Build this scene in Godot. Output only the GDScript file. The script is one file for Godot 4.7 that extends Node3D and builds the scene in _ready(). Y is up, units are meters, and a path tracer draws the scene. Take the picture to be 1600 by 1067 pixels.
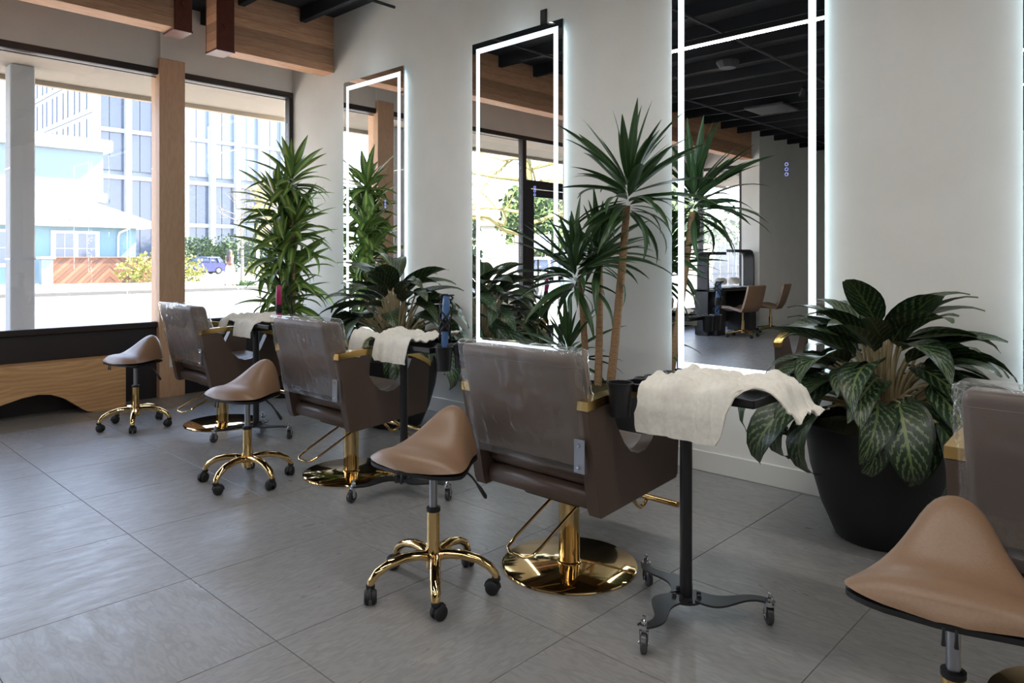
extends Node3D
# Salon interior: mirror wall at x = XM, window wall at z = ZW, camera at the origin (y 1.3).

const XM := 4.03
const ZW := -7.07
const CEIL := 3.72
const TP := 0.698
const TX := 1.234
const TZ := -2.9625

var M := {}
var taken := {}
var rng := RandomNumberGenerator.new()
var noise := FastNoiseLite.new()

# ------------------------------------------------------------------ naming helpers
func numbered(called: String) -> String:
	if not taken.has(called):
		taken[called] = 0
		return called
	taken[called] += 1
	return "%s_%03d" % [called, taken[called]]

func tag(o: Node, label: String, category: String, group := "", kind := "") -> void:
	if label: o.set_meta("label", label)
	if category: o.set_meta("category", category)
	if group: o.set_meta("group", group)
	if kind: o.set_meta("kind", kind)

func thing(called: String, label: String, category: String, at := Vector3.ZERO, turn := 0.0, group := "", kind := "") -> Node3D:
	var o := Node3D.new()
	o.name = numbered(called)
	add_child(o)
	o.position = at
	o.rotation.y = turn
	tag(o, label, category, group, kind)
	return o

func part(called: String, mesh: Mesh, parent: Node, xf := Transform3D.IDENTITY) -> MeshInstance3D:
	var o := MeshInstance3D.new()
	o.mesh = mesh
	o.name = called
	parent.add_child(o, true)
	o.transform = xf
	return o

func struct(called: String, mesh: Mesh, at := Vector3.ZERO) -> MeshInstance3D:
	var o := MeshInstance3D.new()
	o.mesh = mesh
	o.name = numbered(called)
	add_child(o)
	o.position = at
	o.set_meta("kind", "structure")
	return o

# ------------------------------------------------------------------ mesh helpers
func nb() -> SurfaceTool:
	var s := SurfaceTool.new()
	s.begin(Mesh.PRIMITIVE_TRIANGLES)
	s.set_smooth_group(-1)
	return s

func fin(s: SurfaceTool, m: Material) -> ArrayMesh:
	s.generate_normals()
	var mesh := s.commit()
	mesh.surface_set_material(0, m)
	return mesh

func tri(s: SurfaceTool, a: Vector3, b: Vector3, c: Vector3, ua := Vector2.ZERO, ub := Vector2.ZERO, uc := Vector2.ZERO) -> void:
	s.set_uv(ua); s.add_vertex(a)
	s.set_uv(ub); s.add_vertex(b)
	s.set_uv(uc); s.add_vertex(c)

func quad(s: SurfaceTool, a: Vector3, b: Vector3, c: Vector3, d: Vector3, ua := Vector2.ZERO, ub := Vector2(1, 0), uc := Vector2(1, 1), ud := Vector2(0, 1)) -> void:
	tri(s, a, b, c, ua, ub, uc)
	tri(s, a, c, d, ua, uc, ud)

# faces turned outwards (Godot's front faces run clockwise)
func qo(s: SurfaceTool, a: Vector3, b: Vector3, c: Vector3, d: Vector3, out: Vector3) -> void:
	if (b - a).cross(c - a).dot(out) > 0.0: quad(s, a, d, c, b)
	else: quad(s, a, b, c, d)

func to_(s: SurfaceTool, a: Vector3, b: Vector3, c: Vector3, out: Vector3) -> void:
	if (b - a).cross(c - a).dot(out) > 0.0: tri(s, a, c, b)
	else: tri(s, a, b, c)

func bx(s: SurfaceTool, c: Vector3, size: Vector3, b := 0.0, xf := Transform3D.IDENTITY) -> void:
	var h := size / 2.0
	b = minf(b, minf(h.x, minf(h.y, h.z)) * 0.95)
	s.set_smooth_group(-1)
	var P := func(sx: float, sy: float, sz: float, axis: int) -> Vector3:
		var i := Vector3(h.x - b, h.y - b, h.z - b)
		i[axis] = h[axis]
		return xf * (c + Vector3(sx * i.x, sy * i.y, sz * i.z))
	var B := xf.basis
	for axis in 3:
		var u := (axis + 1) % 3
		var v := (axis + 2) % 3
		for sg in [-1.0, 1.0]:
			var q := []
			for k in [[-1, -1], [1, -1], [1, 1], [-1, 1]]:
				var e := Vector3.ZERO
				e[axis] = sg; e[u] = k[0]; e[v] = k[1]
				q.append(P.call(e.x, e.y, e.z, axis))
			var n := Vector3.ZERO
			n[axis] = sg
			qo(s, q[0], q[1], q[2], q[3], B * n)
			if b > 0.0:
				for sv in [-1.0, 1.0]:
					var e0 := Vector3.ZERO
					e0[axis] = sg; e0[u] = sv; e0[v] = -1
					var e1 := e0
					e1[v] = 1
					var nn := Vector3.ZERO
					nn[axis] = sg; nn[u] = sv
					qo(s, P.call(e0.x, e0.y, e0.z, axis), P.call(e1.x, e1.y, e1.z, axis), P.call(e1.x, e1.y, e1.z, u), P.call(e0.x, e0.y, e0.z, u), B * nn)
	if b > 0.0:
		for sx in [-1.0, 1.0]:
			for sy in [-1.0, 1.0]:
				for sz in [-1.0, 1.0]:
					to_(s, P.call(sx, sy, sz, 0), P.call(sx, sy, sz, 1), P.call(sx, sy, sz, 2), B * Vector3(sx, sy, sz))

func box(c: Vector3, size: Vector3, m: Material, b := 0.0) -> ArrayMesh:
	var s := nb()
	bx(s, c, size, b)
	return fin(s, m)

# box given by its limits
func lim(x0: float, x1: float, y0: float, y1: float, z0: float, z1: float, m: Material, b := 0.0) -> ArrayMesh:
	return box(Vector3((x0 + x1) / 2, (y0 + y1) / 2, (z0 + z1) / 2), Vector3(absf(x1 - x0), absf(y1 - y0), absf(z1 - z0)), m, b)

func frame_at(t: Vector3) -> Basis:
	var up := Vector3.UP if absf(t.dot(Vector3.UP)) < 0.95 else Vector3.RIGHT
	var x := up.cross(t).normalized()
	return Basis(x, t.cross(x).normalized(), t)

func tube(s: SurfaceTool, pts: Array, rad, n := 10, closed := false, flat := 1.0) -> void:
	var rings := []
	var cnt := pts.size()
	var prev := Basis.IDENTITY
	for i in cnt:
		var a: Vector3 = pts[(i - 1 + cnt) % cnt] if (closed or i > 0) else pts[0]
		var b: Vector3 = pts[(i + 1) % cnt] if (closed or i < cnt - 1) else pts[cnt - 1]
		var t: Vector3 = (b - a).normalized()
		var f := frame_at(t)
		if i > 0:
			var x := (prev.x - t * prev.x.dot(t)).normalized()
			f = Basis(x, t.cross(x).normalized(), t)
		prev = f
		var r: float = rad[i] if rad is Array else rad
		var ring := PackedVector3Array()
		for k in n:
			var g := TAU * k / n
			ring.append(pts[i] + f.x * cos(g) * r + f.y * sin(g) * r * flat)
		rings.append(ring)
	s.set_smooth_group(1)
	for i in (cnt if closed else cnt - 1):
		var r0: PackedVector3Array = rings[i]
		var r1: PackedVector3Array = rings[(i + 1) % cnt]
		for k in n:
			var k1 := (k + 1) % n
			quad(s, r0[k], r1[k], r1[k1], r0[k1])
	s.set_smooth_group(-1)
	if not closed:
		for k in range(1, n - 1):
			tri(s, rings[0][0], rings[0][k], rings[0][k + 1])
			tri(s, rings[cnt - 1][0], rings[cnt - 1][k + 1], rings[cnt - 1][k])

func lathe(s: SurfaceTool, prof: Array, n := 24, xf := Transform3D.IDENTITY) -> void:
	var g := 1
	for i in prof.size() - 1:
		var a: Vector2 = prof[i]
		var b: Vector2 = prof[i + 1]
		if i > 0:
			var p: Vector2 = prof[i - 1]
			if absf((a - p).angle_to(b - a)) > 0.6: g += 1
		s.set_smooth_group(g)
		for k in n:
			var t0 := TAU * k / n
			var t1 := TAU * (k + 1) / n
			var c0 := Vector3(cos(t0), 0, sin(t0))
			var c1 := Vector3(cos(t1), 0, sin(t1))
			var p0 := xf * (c0 * a.x + Vector3.UP * a.y)
			var p1 := xf * (c1 * a.x + Vector3.UP * a.y)
			var p2 := xf * (c1 * b.x + Vector3.UP * b.y)
			var p3 := xf * (c0 * b.x + Vector3.UP * b.y)
			if a.x < 1e-5: tri(s, p0, p3, p2)
			elif b.x < 1e-5: tri(s, p0, p3, p1)
			else: quad(s, p0, p3, p2, p1)
	s.set_smooth_group(-1)

func lathed(prof: Array, m: Material, n := 24) -> ArrayMesh:
	var s := nb()
	lathe(s, prof, n)
	return fin(s, m)

# outline in x,y pushed from z0 to z1
func prism(s: SurfaceTool, poly: PackedVector2Array, z0: float, z1: float, xf := Transform3D.IDENTITY) -> void:
	var idx := Geometry2D.triangulate_polygon(poly)
	s.set_smooth_group(-1)
	for k in range(0, idx.size(), 3):
		for z in [z0, z1]:
			var a := Vector3(poly[idx[k]].x, poly[idx[k]].y, z)
			var b := Vector3(poly[idx[k + 1]].x, poly[idx[k + 1]].y, z)
			var c := Vector3(poly[idx[k + 2]].x, poly[idx[k + 2]].y, z)
			to_(s, xf * a, xf * b, xf * c, xf.basis * Vector3(0, 0, z - (z0 + z1) / 2))
	var ccw := not Geometry2D.is_polygon_clockwise(poly)
	var g := 10
	var n := poly.size()
	for i in n:
		var p := poly[i]
		var q := poly[(i + 1) % n]
		var before := poly[(i - 1 + n) % n]
		if absf((p - before).angle_to(q - p)) > 0.5: g += 1
		s.set_smooth_group(g)
		var d := (q - p).orthogonal() * (1.0 if ccw else -1.0)
		qo(s, xf * Vector3(p.x, p.y, z0), xf * Vector3(q.x, q.y, z0), xf * Vector3(q.x, q.y, z1), xf * Vector3(p.x, p.y, z1), xf.basis * Vector3(d.x, d.y, 0))
	s.set_smooth_group(-1)

func ring_rr(w: float, h: float, r: float, n := 4) -> PackedVector2Array:
	var out := PackedVector2Array()
	for c in [[1, 1, 0], [-1, 1, 1], [-1, -1, 2], [1, -1, 3]]:
		for k in n + 1:
			var g: float = PI / 2 * (c[2] + float(k) / n)
			out.append(Vector2(c[0] * (w / 2 - r) + cos(g) * r, c[1] * (h / 2 - r) + sin(g) * r))
	return out

func loft(s: SurfaceTool, rings: Array, cap0 := true, cap1 := true, flip := false) -> void:
	s.set_smooth_group(1)
	for i in rings.size() - 1:
		var a: PackedVector3Array = rings[i]
		var b: PackedVector3Array = rings[i + 1]
		var n := a.size()
		for k in n:
			var k1 := (k + 1) % n
			if flip: quad(s, a[k], a[k1], b[k1], b[k])
			else: quad(s, a[k], b[k], b[k1], a[k1])
	for e in [[cap0, 0], [cap1, rings.size() - 1]]:
		if e[0]:
			var r: PackedVector3Array = rings[e[1]]
			var c := Vector3.ZERO
			for p in r: c += p
			c /= r.size()
			for k in r.size():
				if (e[1] == 0) != flip: tri(s, c, r[k], r[(k + 1) % r.size()])
				else: tri(s, c, r[(k + 1) % r.size()], r[k])
	s.set_smooth_group(-1)

# a surface from a grid of points, with uv and (if thick > 0) a second side and edges
func sheet(s: SurfaceTool, g: Array, thick := 0.0) -> void:
	var nu := g.size()
	var nv: int = g[0].size()
	var under := []
	for i in nu:
		var row := []
		for j in nv:
			var du: Vector3 = g[mini(i + 1, nu - 1)][j] - g[maxi(i - 1, 0)][j]
			var dv: Vector3 = g[i][mini(j + 1, nv - 1)] - g[i][maxi(j - 1, 0)]
			row.append(g[i][j] - du.cross(dv).normalized() * thick)
		under.append(row)
	s.set_smooth_group(1)
	for i in nu - 1:
		for j in nv - 1:
			var u0 := Vector2(float(i) / (nu - 1), float(j) / (nv - 1))
			var u1 := Vector2(float(i + 1) / (nu - 1), float(j + 1) / (nv - 1))
			quad(s, g[i][j], g[i][j + 1], g[i + 1][j + 1], g[i + 1][j], u0, Vector2(u0.x, u1.y), u1, Vector2(u1.x, u0.y))
	if thick > 0.0:
		s.set_smooth_group(2)
		for i in nu - 1:
			for j in nv - 1:
				quad(s, under[i][j], under[i + 1][j], under[i + 1][j + 1], under[i][j + 1])
		s.set_smooth_group(3)
		for i in nu - 1:
			quad(s, g[i][0], g[i + 1][0], under[i + 1][0], under[i][0])
			quad(s, g[i][nv - 1], under[i][nv - 1], under[i + 1][nv - 1], g[i + 1][nv - 1])
		for j in nv - 1:
			quad(s, g[0][j], under[0][j], under[0][j + 1], g[0][j + 1])
			quad(s, g[nu - 1][j], g[nu - 1][j + 1], under[nu - 1][j + 1], under[nu - 1][j])
	s.set_smooth_group(-1)

func bez(a: Vector3, b: Vector3, c: Vector3, n: int) -> Array:
	var out := []
	for i in n + 1:
		var t := float(i) / n
		out.append(a.lerp(b, t).lerp(b.lerp(c, t), t))
	return out

# ------------------------------------------------------------------ materials
func mat(c: Color, rough := 0.6, metal := 0.0) -> StandardMaterial3D:
	var m := StandardMaterial3D.new()
	m.albedo_color = c
	m.roughness = rough
	m.metallic = metal
	return m

func rgb(r: int, g: int, b: int) -> Color:
	return Color(r / 255.0, g / 255.0, b / 255.0)

func noise_tex(freq: float, ramp: Array, size := 512, octaves := 5, kind := FastNoiseLite.TYPE_SIMPLEX_SMOOTH, sd := 1) -> NoiseTexture2D:
	var n := FastNoiseLite.new()
	n.noise_type = kind
	n.frequency = freq
	n.fractal_octaves = octaves
	n.seed = sd
	var t := NoiseTexture2D.new()
	t.width = size
	t.height = size
	t.seamless = true
	t.noise = n
	if ramp:
		var g := Gradient.new()
		g.offsets = PackedFloat32Array(range(ramp.size()).map(func(i): return float(i) / (ramp.size() - 1)))
		g.colors = PackedColorArray(ramp)
		t.color_ramp = g
	return t

func tri_mat(tex: Texture2D, scale: Vector3, rough: float, world := false, off := Vector3.ZERO) -> StandardMaterial3D:
	var m := mat(Color.WHITE, rough)
	m.albedo_texture = tex
	m.uv1_triplanar = true
	m.uv1_world_triplanar = world
	m.uv1_triplanar_sharpness = 8.0
	m.uv1_scale = scale
	m.uv1_offset = off
	return m

func img(w: int, h: int, f: Callable) -> ImageTexture:
	var im := Image.create(w, h, false, Image.FORMAT_RGB8)
	for y in h:
		for x in w:
			im.set_pixel(x, y, f.call(float(x) / w, float(y) / h))
	return ImageTexture.create_from_image(im)

func glow(c: Color, e: float) -> StandardMaterial3D:
	var m := mat(Color(0.9, 0.9, 0.9), 0.5)
	m.emission_enabled = true
	m.emission = c
	m.emission_energy_multiplier = e
	return m

func glass_mat(c: Color, alpha: float, rough := 0.0) -> StandardMaterial3D:
	var m := mat(Color(c.r, c.g, c.b, alpha), rough)
	m.transparency = BaseMaterial3D.TRANSPARENCY_ALPHA
	return m

func area(parent: Node, called: String, at: Vector3, facing: Vector3, size: Vector2, c: Color, e: float) -> void:
	var l := AreaLight3D.new()
	l.name = called
	parent.add_child(l, true)
	var up := Vector3.UP if absf(facing.y) < 0.9 else Vector3.FORWARD
	l.transform = Transform3D(Basis.looking_at(facing, up), at)
	l.area_size = size
	l.area_normalize_energy = false
	l.light_color = c
	l.light_energy = e
	l.area_range = 30.0
	l.shadow_enabled = true

func make_materials() -> void:
	M.wall = tri_mat(noise_tex(0.01, [rgb(226, 224, 218), rgb(232, 230, 225)], 256), Vector3(0.7, 0.7, 0.7), 0.75, true)
	M.base_white = mat(rgb(222, 221, 216), 0.45)
	M.black = mat(rgb(24, 23, 25), 0.45)
	M.frame = mat(rgb(38, 31, 31), 0.4)
	M.dado = mat(rgb(36, 30, 33), 0.5)
	M.ceiling = mat(rgb(27, 27, 31), 0.85)
	M.duct = mat(rgb(52, 52, 55), 0.6)
	M.metal_black = mat(rgb(26, 26, 29), 0.35)
	M.pot = mat(rgb(17, 17, 20), 0.5)
	M.leather = tri_mat(noise_tex(0.08, [rgb(84, 68, 60), rgb(90, 73, 64)], 256), Vector3(4, 4, 4), 0.42)
	M.stool_leather = tri_mat(noise_tex(0.08, [rgb(126, 98, 75), rgb(133, 104, 80)], 256), Vector3(4, 4, 4), 0.4)
	for k in ["leather", "stool_leather"]:
		var m: StandardMaterial3D = M[k]
		m.heightmap_enabled = true
		m.heightmap_texture = noise_tex(0.25, [], 256, 3, FastNoiseLite.TYPE_CELLULAR)
		m.heightmap_scale = 0.03
	M.seam = mat(rgb(88, 74, 66), 0.6)
	M.gold = mat(rgb(228, 194, 136), 0.07, 1.0)
	M.gold_matte = mat(rgb(214, 178, 112), 0.22, 1.0)
	M.chrome = mat(rgb(205, 206, 210), 0.12, 1.0)
	M.steel = mat(rgb(165, 168, 175), 0.28, 1.0)
	M.rubber = mat(rgb(22, 22, 24), 0.6)
	M.wheel = mat(rgb(60, 60, 64), 0.25)
	M.mirror = mat(Color(0.93, 0.94, 0.94), 0.0, 1.0)
	M.mirror_edge = mat(rgb(200, 206, 206), 0.3)
	M.led = glow(Color(0.90, 0.96, 1.0), 1.5)
	M.led_back = glow(Color(0.82, 0.93, 1.0), 3.0)
	M.lamp_warm = glow(Color(1.0, 0.97, 0.92), 4.0)
	M.icon = glow(Color(0.45, 0.55, 1.0), 1.2)
	M.pane = glass_mat(Color(0.9, 0.95, 0.95), 0.03)
	M.plastic = glass_mat(Color(0.95, 0.95, 0.95), 0.07, 0.04)
	M.plastic.metallic_specular = 0.7
	var towel := tri_mat(noise_tex(0.05, [rgb(228, 222, 210), rgb(242, 238, 229)], 256), Vector3(3, 3, 3), 0.95)
	towel.heightmap_enabled = true
	towel.heightmap_texture = noise_tex(0.35, [], 512, 3)
	towel.heightmap_scale = 0.35
	M.towel = towel
	# wood: streaks run along local x
	var beam_ramp := [rgb(172, 118, 86), rgb(208, 152, 114), rgb(222, 172, 134), rgb(196, 138, 102), rgb(228, 180, 142)]
	for k in 4:
		M["lam%d" % k] = tri_mat(noise_tex(0.02, beam_ramp.map(func(c): return (c as Color).darkened(0.06 * k)), 512, 4, FastNoiseLite.TYPE_SIMPLEX_SMOOTH, 3 + k), Vector3(0.22, 5.0, 5.0), 0.6, false, Vector3(0.3 * k, 0.17 * k, 0))
	M.shoe = tri_mat(noise_tex(0.03, [rgb(92, 44, 32), rgb(112, 56, 40)], 256), Vector3(2, 2, 2), 0.4)
	M.column = tri_mat(noise_tex(0.015, [rgb(190, 150, 120), rgb(206, 168, 138), rgb(197, 157, 127), rgb(212, 176, 147)], 512, 5), Vector3(3.0, 0.45, 3.0), 0.5)
	M.bench = tri_mat(img(1024, 256, bench_grain), Vector3(0.45, 1.6, 1.6), 0.5, false, Vector3(0.5, 0, 0.1))
	# floor tiles: brushed cement look, streaks along x or along z
	var tile_ramp := [rgb(120, 118, 117), rgb(132, 130, 128), rgb(140, 138, 136), rgb(127, 125, 123), rgb(144, 142, 140), rgb(135, 133, 131)]
	var tt := noise_tex(0.012, tile_ramp, 1024, 6, FastNoiseLite.TYPE_SIMPLEX_SMOOTH, 11)
	var rt := noise_tex(0.02, [Color(0.62, 0.62, 0.62), Color(1, 1, 1)], 512, 5, FastNoiseLite.TYPE_SIMPLEX_SMOOTH, 5)
	M.tiles = []
	for k in 6:
		var sc := Vector3(0.4, 1.0, 1.5) if k < 3 else Vector3(1.5, 1.0, 0.4)
		var m := tri_mat(tt, sc, 0.42, true, Vector3(0.37 * k, 0, 0.71 * k))
		m.roughness_texture = rt
		m.metallic_specular = 0.55
		M.tiles.append(m)
	M.grout = mat(rgb(84, 76, 70), 0.9)
	# plants
	M.cane = tri_mat(noise_tex(0.03, [rgb(120, 92, 66), rgb(168, 134, 100), rgb(140, 108, 78)], 256), Vector3(2, 9, 2), 0.85)
	M.petiole = mat(rgb(176, 160, 124), 0.5)
	M.moss = tri_mat(noise_tex(0.06, [rgb(42, 38, 26), rgb(70, 66, 38), rgb(52, 46, 30)], 256), Vector3(5, 5, 5), 0.95)
	var agl := mat(Color.WHITE, 0.38)
	agl.albedo_texture = img(128, 256, aglaonema_pixel)
	M.agl = agl
	var dr := mat(Color.WHITE, 0.36)
	dr.albedo_texture = img(64, 128, func(u, v): return dracaena_pixel(u, v, rgb(40, 68, 36), rgb(92, 120, 58), 0.10))
	M.drac = dr
	var dl := mat(Color.WHITE, 0.36)
	dl.albedo_texture = img(64, 128, func(u, v): return dracaena_pixel(u, v, rgb(86, 120, 54), rgb(184, 190, 100), 0.30))
	M.drac_light = dl
	for k in ["agl", "drac", "drac_light"]:
		M[k].backlight_enabled = true
		M[k].backlight = Color(0.25, 0.3, 0.12)

func bench_grain(u: float, v: float) -> Color:
	noise.seed = 4
	noise.frequency = 1.0
	var wob := noise.get_noise_2d(u * 5.0, v * 3.0)
	var oval := sqrt(pow((u - 0.74) * 3.4, 2.0) + pow((v - 0.28) * 4.6, 2.0)) + 0.16 * wob
	var oval2 := sqrt(pow((u - 0.2) * 2.6, 2.0) + pow((v - 0.42) * 5.0, 2.0)) + 0.2 * wob
	var rings := sin(minf(oval, oval2) * 26.0)
	var fine := noise.get_noise_2d(u * 9.0, v * 120.0)
	var streak := noise.get_noise_2d(u * 2.0 + 40.0, v * 14.0)
	var t := clampf(0.55 + 0.20 * rings + 0.22 * fine + 0.4 * streak, 0.0, 1.0)
	return rgb(178, 132, 88).lerp(rgb(214, 172, 124), t)

func aglaonema_pixel(u: float, v: float) -> Color:
	var x := absf(u - 0.5) * 2.0
	noise.seed = 9
	noise.frequency = 1.0
	var n := noise.get_noise_2d(u * 14.0, v * 14.0)
	var vein := sin((v * 9.0 - x * 2.6 + n * 0.35) * TAU)
	var patch := noise.get_noise_2d(u * 5.0 + 30.0, v * 7.0)
	var c := rgb(24, 40, 28).lerp(rgb(36, 55, 32), clampf(0.5 + n, 0, 1))
	if vein > 0.35 + 0.5 * absf(patch) and x < 0.86 and x > 0.06:
		c = c.lerp(rgb(112, 128, 92), clampf((vein - 0.3) * 1.5, 0.0, 0.85))
	if x < 0.07: c = c.lerp(rgb(120, 136, 84), 0.8)
	return c

func dracaena_pixel(u: float, v: float, dark: Color, light: Color, width: float) -> Color:
	var x := absf(u - 0.5) * 2.0
	noise.seed = 12
	noise.frequency = 1.0
	var n := noise.get_noise_2d(u * 40.0, v * 3.0)
	var c := dark.lerp(dark.lightened(0.12), clampf(0.5 + n, 0, 1))
	if x < width or (x > 0.9 and width < 0.2): c = c.lerp(light, 0.75 + 0.25 * n)
	return c

# ------------------------------------------------------------------ main
func _ready() -> void:
	rng.seed = 77
	# camera: level, lens shifted down (horizon at pixel row 404.8 of 1067), focal length 1124.9 px
	var cam := Camera3D.new()
	cam.name = "camera"
	add_child(cam)
	cam.near = 0.05
	cam.far = 400.0
	cam.projection = Camera3D.PROJECTION_FRUSTUM
	cam.size = 0.05 * 1067.0 / 1124.9
	cam.frustum_offset = Vector2(0, -(533.5 - 404.8) / 1124.9 * 0.05)
	cam.position = Vector3(0, 1.3, 0)
	cam.rotation.y = -deg_to_rad(90.0 - 43.305)
	cam.current = true

	var env := Environment.new()
	env.background_mode = Environment.BG_SKY
	var sky := Sky.new()
	var sm := ProceduralSkyMaterial.new()
	sm.sky_top_color = Color(0.62, 0.74, 0.92)
	sm.sky_horizon_color = Color(0.95, 0.97, 1.0)
	sm.sky_curve = 0.25
	sm.ground_bottom_color = Color(0.5, 0.5, 0.5)
	sm.ground_horizon_color = Color(0.8, 0.82, 0.85)
	sm.sky_energy_multiplier = 1.0
	sky.sky_material = sm
	env.sky = sky
	env.background_energy_multiplier = 8.0
	env.tonemap_mode = Environment.TONE_MAPPER_LINEAR
	env.tonemap_exposure = 1.0
	env.sdfgi_enabled = true
	env.ssao_enabled = true
	env.ssil_enabled = true
	var we := WorldEnvironment.new()
	we.name = "world_environment"
	we.environment = env
	add_child(we)

	# sun stands high to the side, along the facade, and lights street and pavement
	var sun := DirectionalLight3D.new()
	sun.name = "sun"
	add_child(sun)
	sun.look_at_from_position(Vector3(28, 30, 6), Vector3.ZERO)
	sun.light_color = Color(1.0, 0.94, 0.84)
	sun.light_energy = 15.0
	sun.light_angular_distance = 0.6
	sun.shadow_enabled = true
	sun.sky_mode = DirectionalLight3D.SKY_MODE_LIGHT_ONLY

	make_materials()
	build_shell()
	build_mirrors()
	build_ceiling_lights()
	build_chairs()
	build_stools()
	build_trolleys()
	build_plants()
	build_bench()
	build_nail_station()
	build_outside()

# ------------------------------------------------------------------ room shell
func build_shell() -> void:
	var x0 := -8.5
	var z1 := 4.0
	# floor: grout bed and tiles
	var fl := Node3D.new()
	fl.name = "floor"
	add_child(fl)
	fl.set_meta("kind", "structure")
	part("grout_bed", lim(x0, XM, -0.2, -0.0025, ZW - 0.1, z1, M.grout), fl)
	var ra := RandomNumberGenerator.new()
	ra.seed = 5
	var cache := {}
	for i in range(-14, 5):
		for j in range(-7, 11):
			var a0 := maxf(TX + i * TP + 0.0015, x0)
			var a1 := minf(TX + (i + 1) * TP - 0.0015, XM)
			var b0 := maxf(TZ + j * TP + 0.0015, ZW)
			var b1 := minf(TZ + (j + 1) * TP - 0.0015, z1)
			if a1 < -4.95: b0 = maxf(b0, -5.85)
			if a1 - a0 < 0.02 or b1 - b0 < 0.02: continue
			var k := ra.randi() % 3 + (3 if (i >= 1 and j > -4) or ra.randf() < 0.25 else 0)
			var key := "%d %.3f %.3f" % [k, a1 - a0, b1 - b0]
			if not cache.has(key):
				cache[key] = box(Vector3.ZERO, Vector3(a1 - a0, 0.012, b1 - b0), M.tiles[k], 0.0008)
			part("tile", cache[key], fl, Transform3D(Basis.IDENTITY, Vector3((a0 + a1) / 2, -0.006, (b0 + b1) / 2)))
	# walls
	struct("wall_mirror_side", lim(XM, XM + 0.2, -0.2, CEIL + 0.3, ZW - 0.15, z1 + 0.2, M.wall))
	struct("wall_back", lim(x0 - 0.2, XM + 0.2, -0.2, CEIL + 0.3, z1, z1 + 0.2, M.wall))
	struct("wall_far_side", lim(x0 - 0.2, x0, -0.2, CEIL + 0.3, -6.0, z1, M.wall))
	struct("wall_recess", lim(x0, -4.95, -0.2, CEIL + 0.3, -6.05, -5.85, M.wall))
	struct("wall_return", lim(-5.15, -4.95, -0.2, CEIL + 0.3, -6.2, -6.05, M.wall))
	# window wall: wall above the header, dark dado under the sill
	struct("wall_above_window", lim(-5.15, XM, 3.09, CEIL + 0.3, ZW - 0.15, ZW + 0.02, M.wall))
	struct("wall_above_return_window", lim(-5.15, -4.95, 3.09, CEIL + 0.3, ZW + 0.02, -6.2, M.wall))
	struct("wall_under_window", lim(0.28, XM, -0.2, 0.66, ZW - 0.12, ZW + 0.0, M.dado))
	struct("wall_under_window_far", lim(-5.1, -1.0, -0.2, 0.3, ZW - 0.12, ZW, M.dado))
	struct("wall_under_return_window", lim(-5.12, -4.98, -0.2, 0.3, ZW, -6.2, M.dado))
	struct("baseboard_mirror_side", lim(XM - 0.016, XM, 0, 0.125, ZW, z1, M.base_white, 0.004))
	struct("baseboard_recess", lim(x0, -4.95, 0, 0.125, -5.85, -5.834, M.base_white, 0.004))
	# window frames
	var w1 := thing("window_1", "", "", Vector3.ZERO, 0, "", "structure")
	part("header", lim(0.2, XM, 3.03, 3.09, ZW - 0.06, ZW + 0.035, M.frame, 0.004), w1)
	part("glazing_bead", lim(0.3, XM - 0.04, 3.008, 3.016, ZW - 0.03, ZW - 0.01, M.frame), w1)
	part("sill", lim(0.28, XM, 0.66, 0.713, ZW - 0.06, ZW + 0.03, M.frame, 0.006), w1)
	part("jamb", lim(XM - 0.045, XM, 0.713, 3.03, ZW - 0.06, ZW + 0.03, M.frame, 0.003), w1)
	part("jamb", lim(0.2, 0.28, 0, 3.03, ZW - 0.06, ZW + 0.03, M.frame, 0.003), w1)
	part("pane", lim(0.28, 2.64, 0.713, 3.03, ZW - 0.024, ZW - 0.016, M.pane), w1)
	part("pane", lim(2.86, XM - 0.045, 0.713, 3.03, ZW - 0.024, ZW - 0.016, M.pane), w1)
	var w2 := thing("window_2", "", "", Vector3.ZERO, 0, "", "structure")
	part("header", lim(-5.05, -1.0, 3.03, 3.09, ZW - 0.06, ZW + 0.035, M.frame, 0.004), w2)
	part("sill", lim(-5.0, -1.0, 0.3, 0.35, ZW - 0.06, ZW + 0.03, M.frame, 0.004), w2)
	for x in [-5.0, -3.1, -1.04]:
		part("mullion", lim(x - 0.04, x + 0.04, 0.3, 3.03, ZW - 0.06, ZW + 0.03, M.frame, 0.003), w2)
	part("pane", lim(-4.96, -3.14, 0.35, 3.03, ZW - 0.024, ZW - 0.016, M.pane), w2)
	part("pane", lim(-3.06, -1.08, 0.35, 3.03, ZW - 0.024, ZW - 0.016, M.pane), w2)
	var w3 := thing("window_3", "", "", Vector3.ZERO, 0, "", "structure")
	part("header", lim(-5.09, -4.95, 3.03, 3.09, ZW, -6.2, M.frame, 0.004), w3)
	part("sill", lim(-5.09, -4.95, 0.3, 0.35, ZW, -6.2, M.frame, 0.004), w3)
	part("jamb", lim(-5.06, -4.97, 0.35, 3.03, -6.26, -6.2, M.frame, 0.003), w3)
	part("pane", lim(-5.02, -5.012, 0.35, 3.03, ZW + 0.03, -6.26, M.pane), w3)
	# storefront door between the two windows
	var d1 := thing("door_1", "", "", Vector3.ZERO, 0, "", "structure")
	part("header", lim(-1.0, 0.2, 3.03, 3.09, ZW - 0.06, ZW + 0.035, M.frame, 0.004), d1)
	part("transom_bar", lim(-1.0, 0.2, 2.34, 2.46, ZW - 0.06, ZW + 0.03, M.frame, 0.004), d1)
	part("pane", lim(-1.0, 0.2, 2.46, 3.03, ZW - 0.024, ZW - 0.016, M.pane), d1)
	part("jamb", lim(0.1, 0.2, 0, 2.34, ZW - 0.06, ZW + 0.03, M.frame, 0.003), d1)
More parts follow.
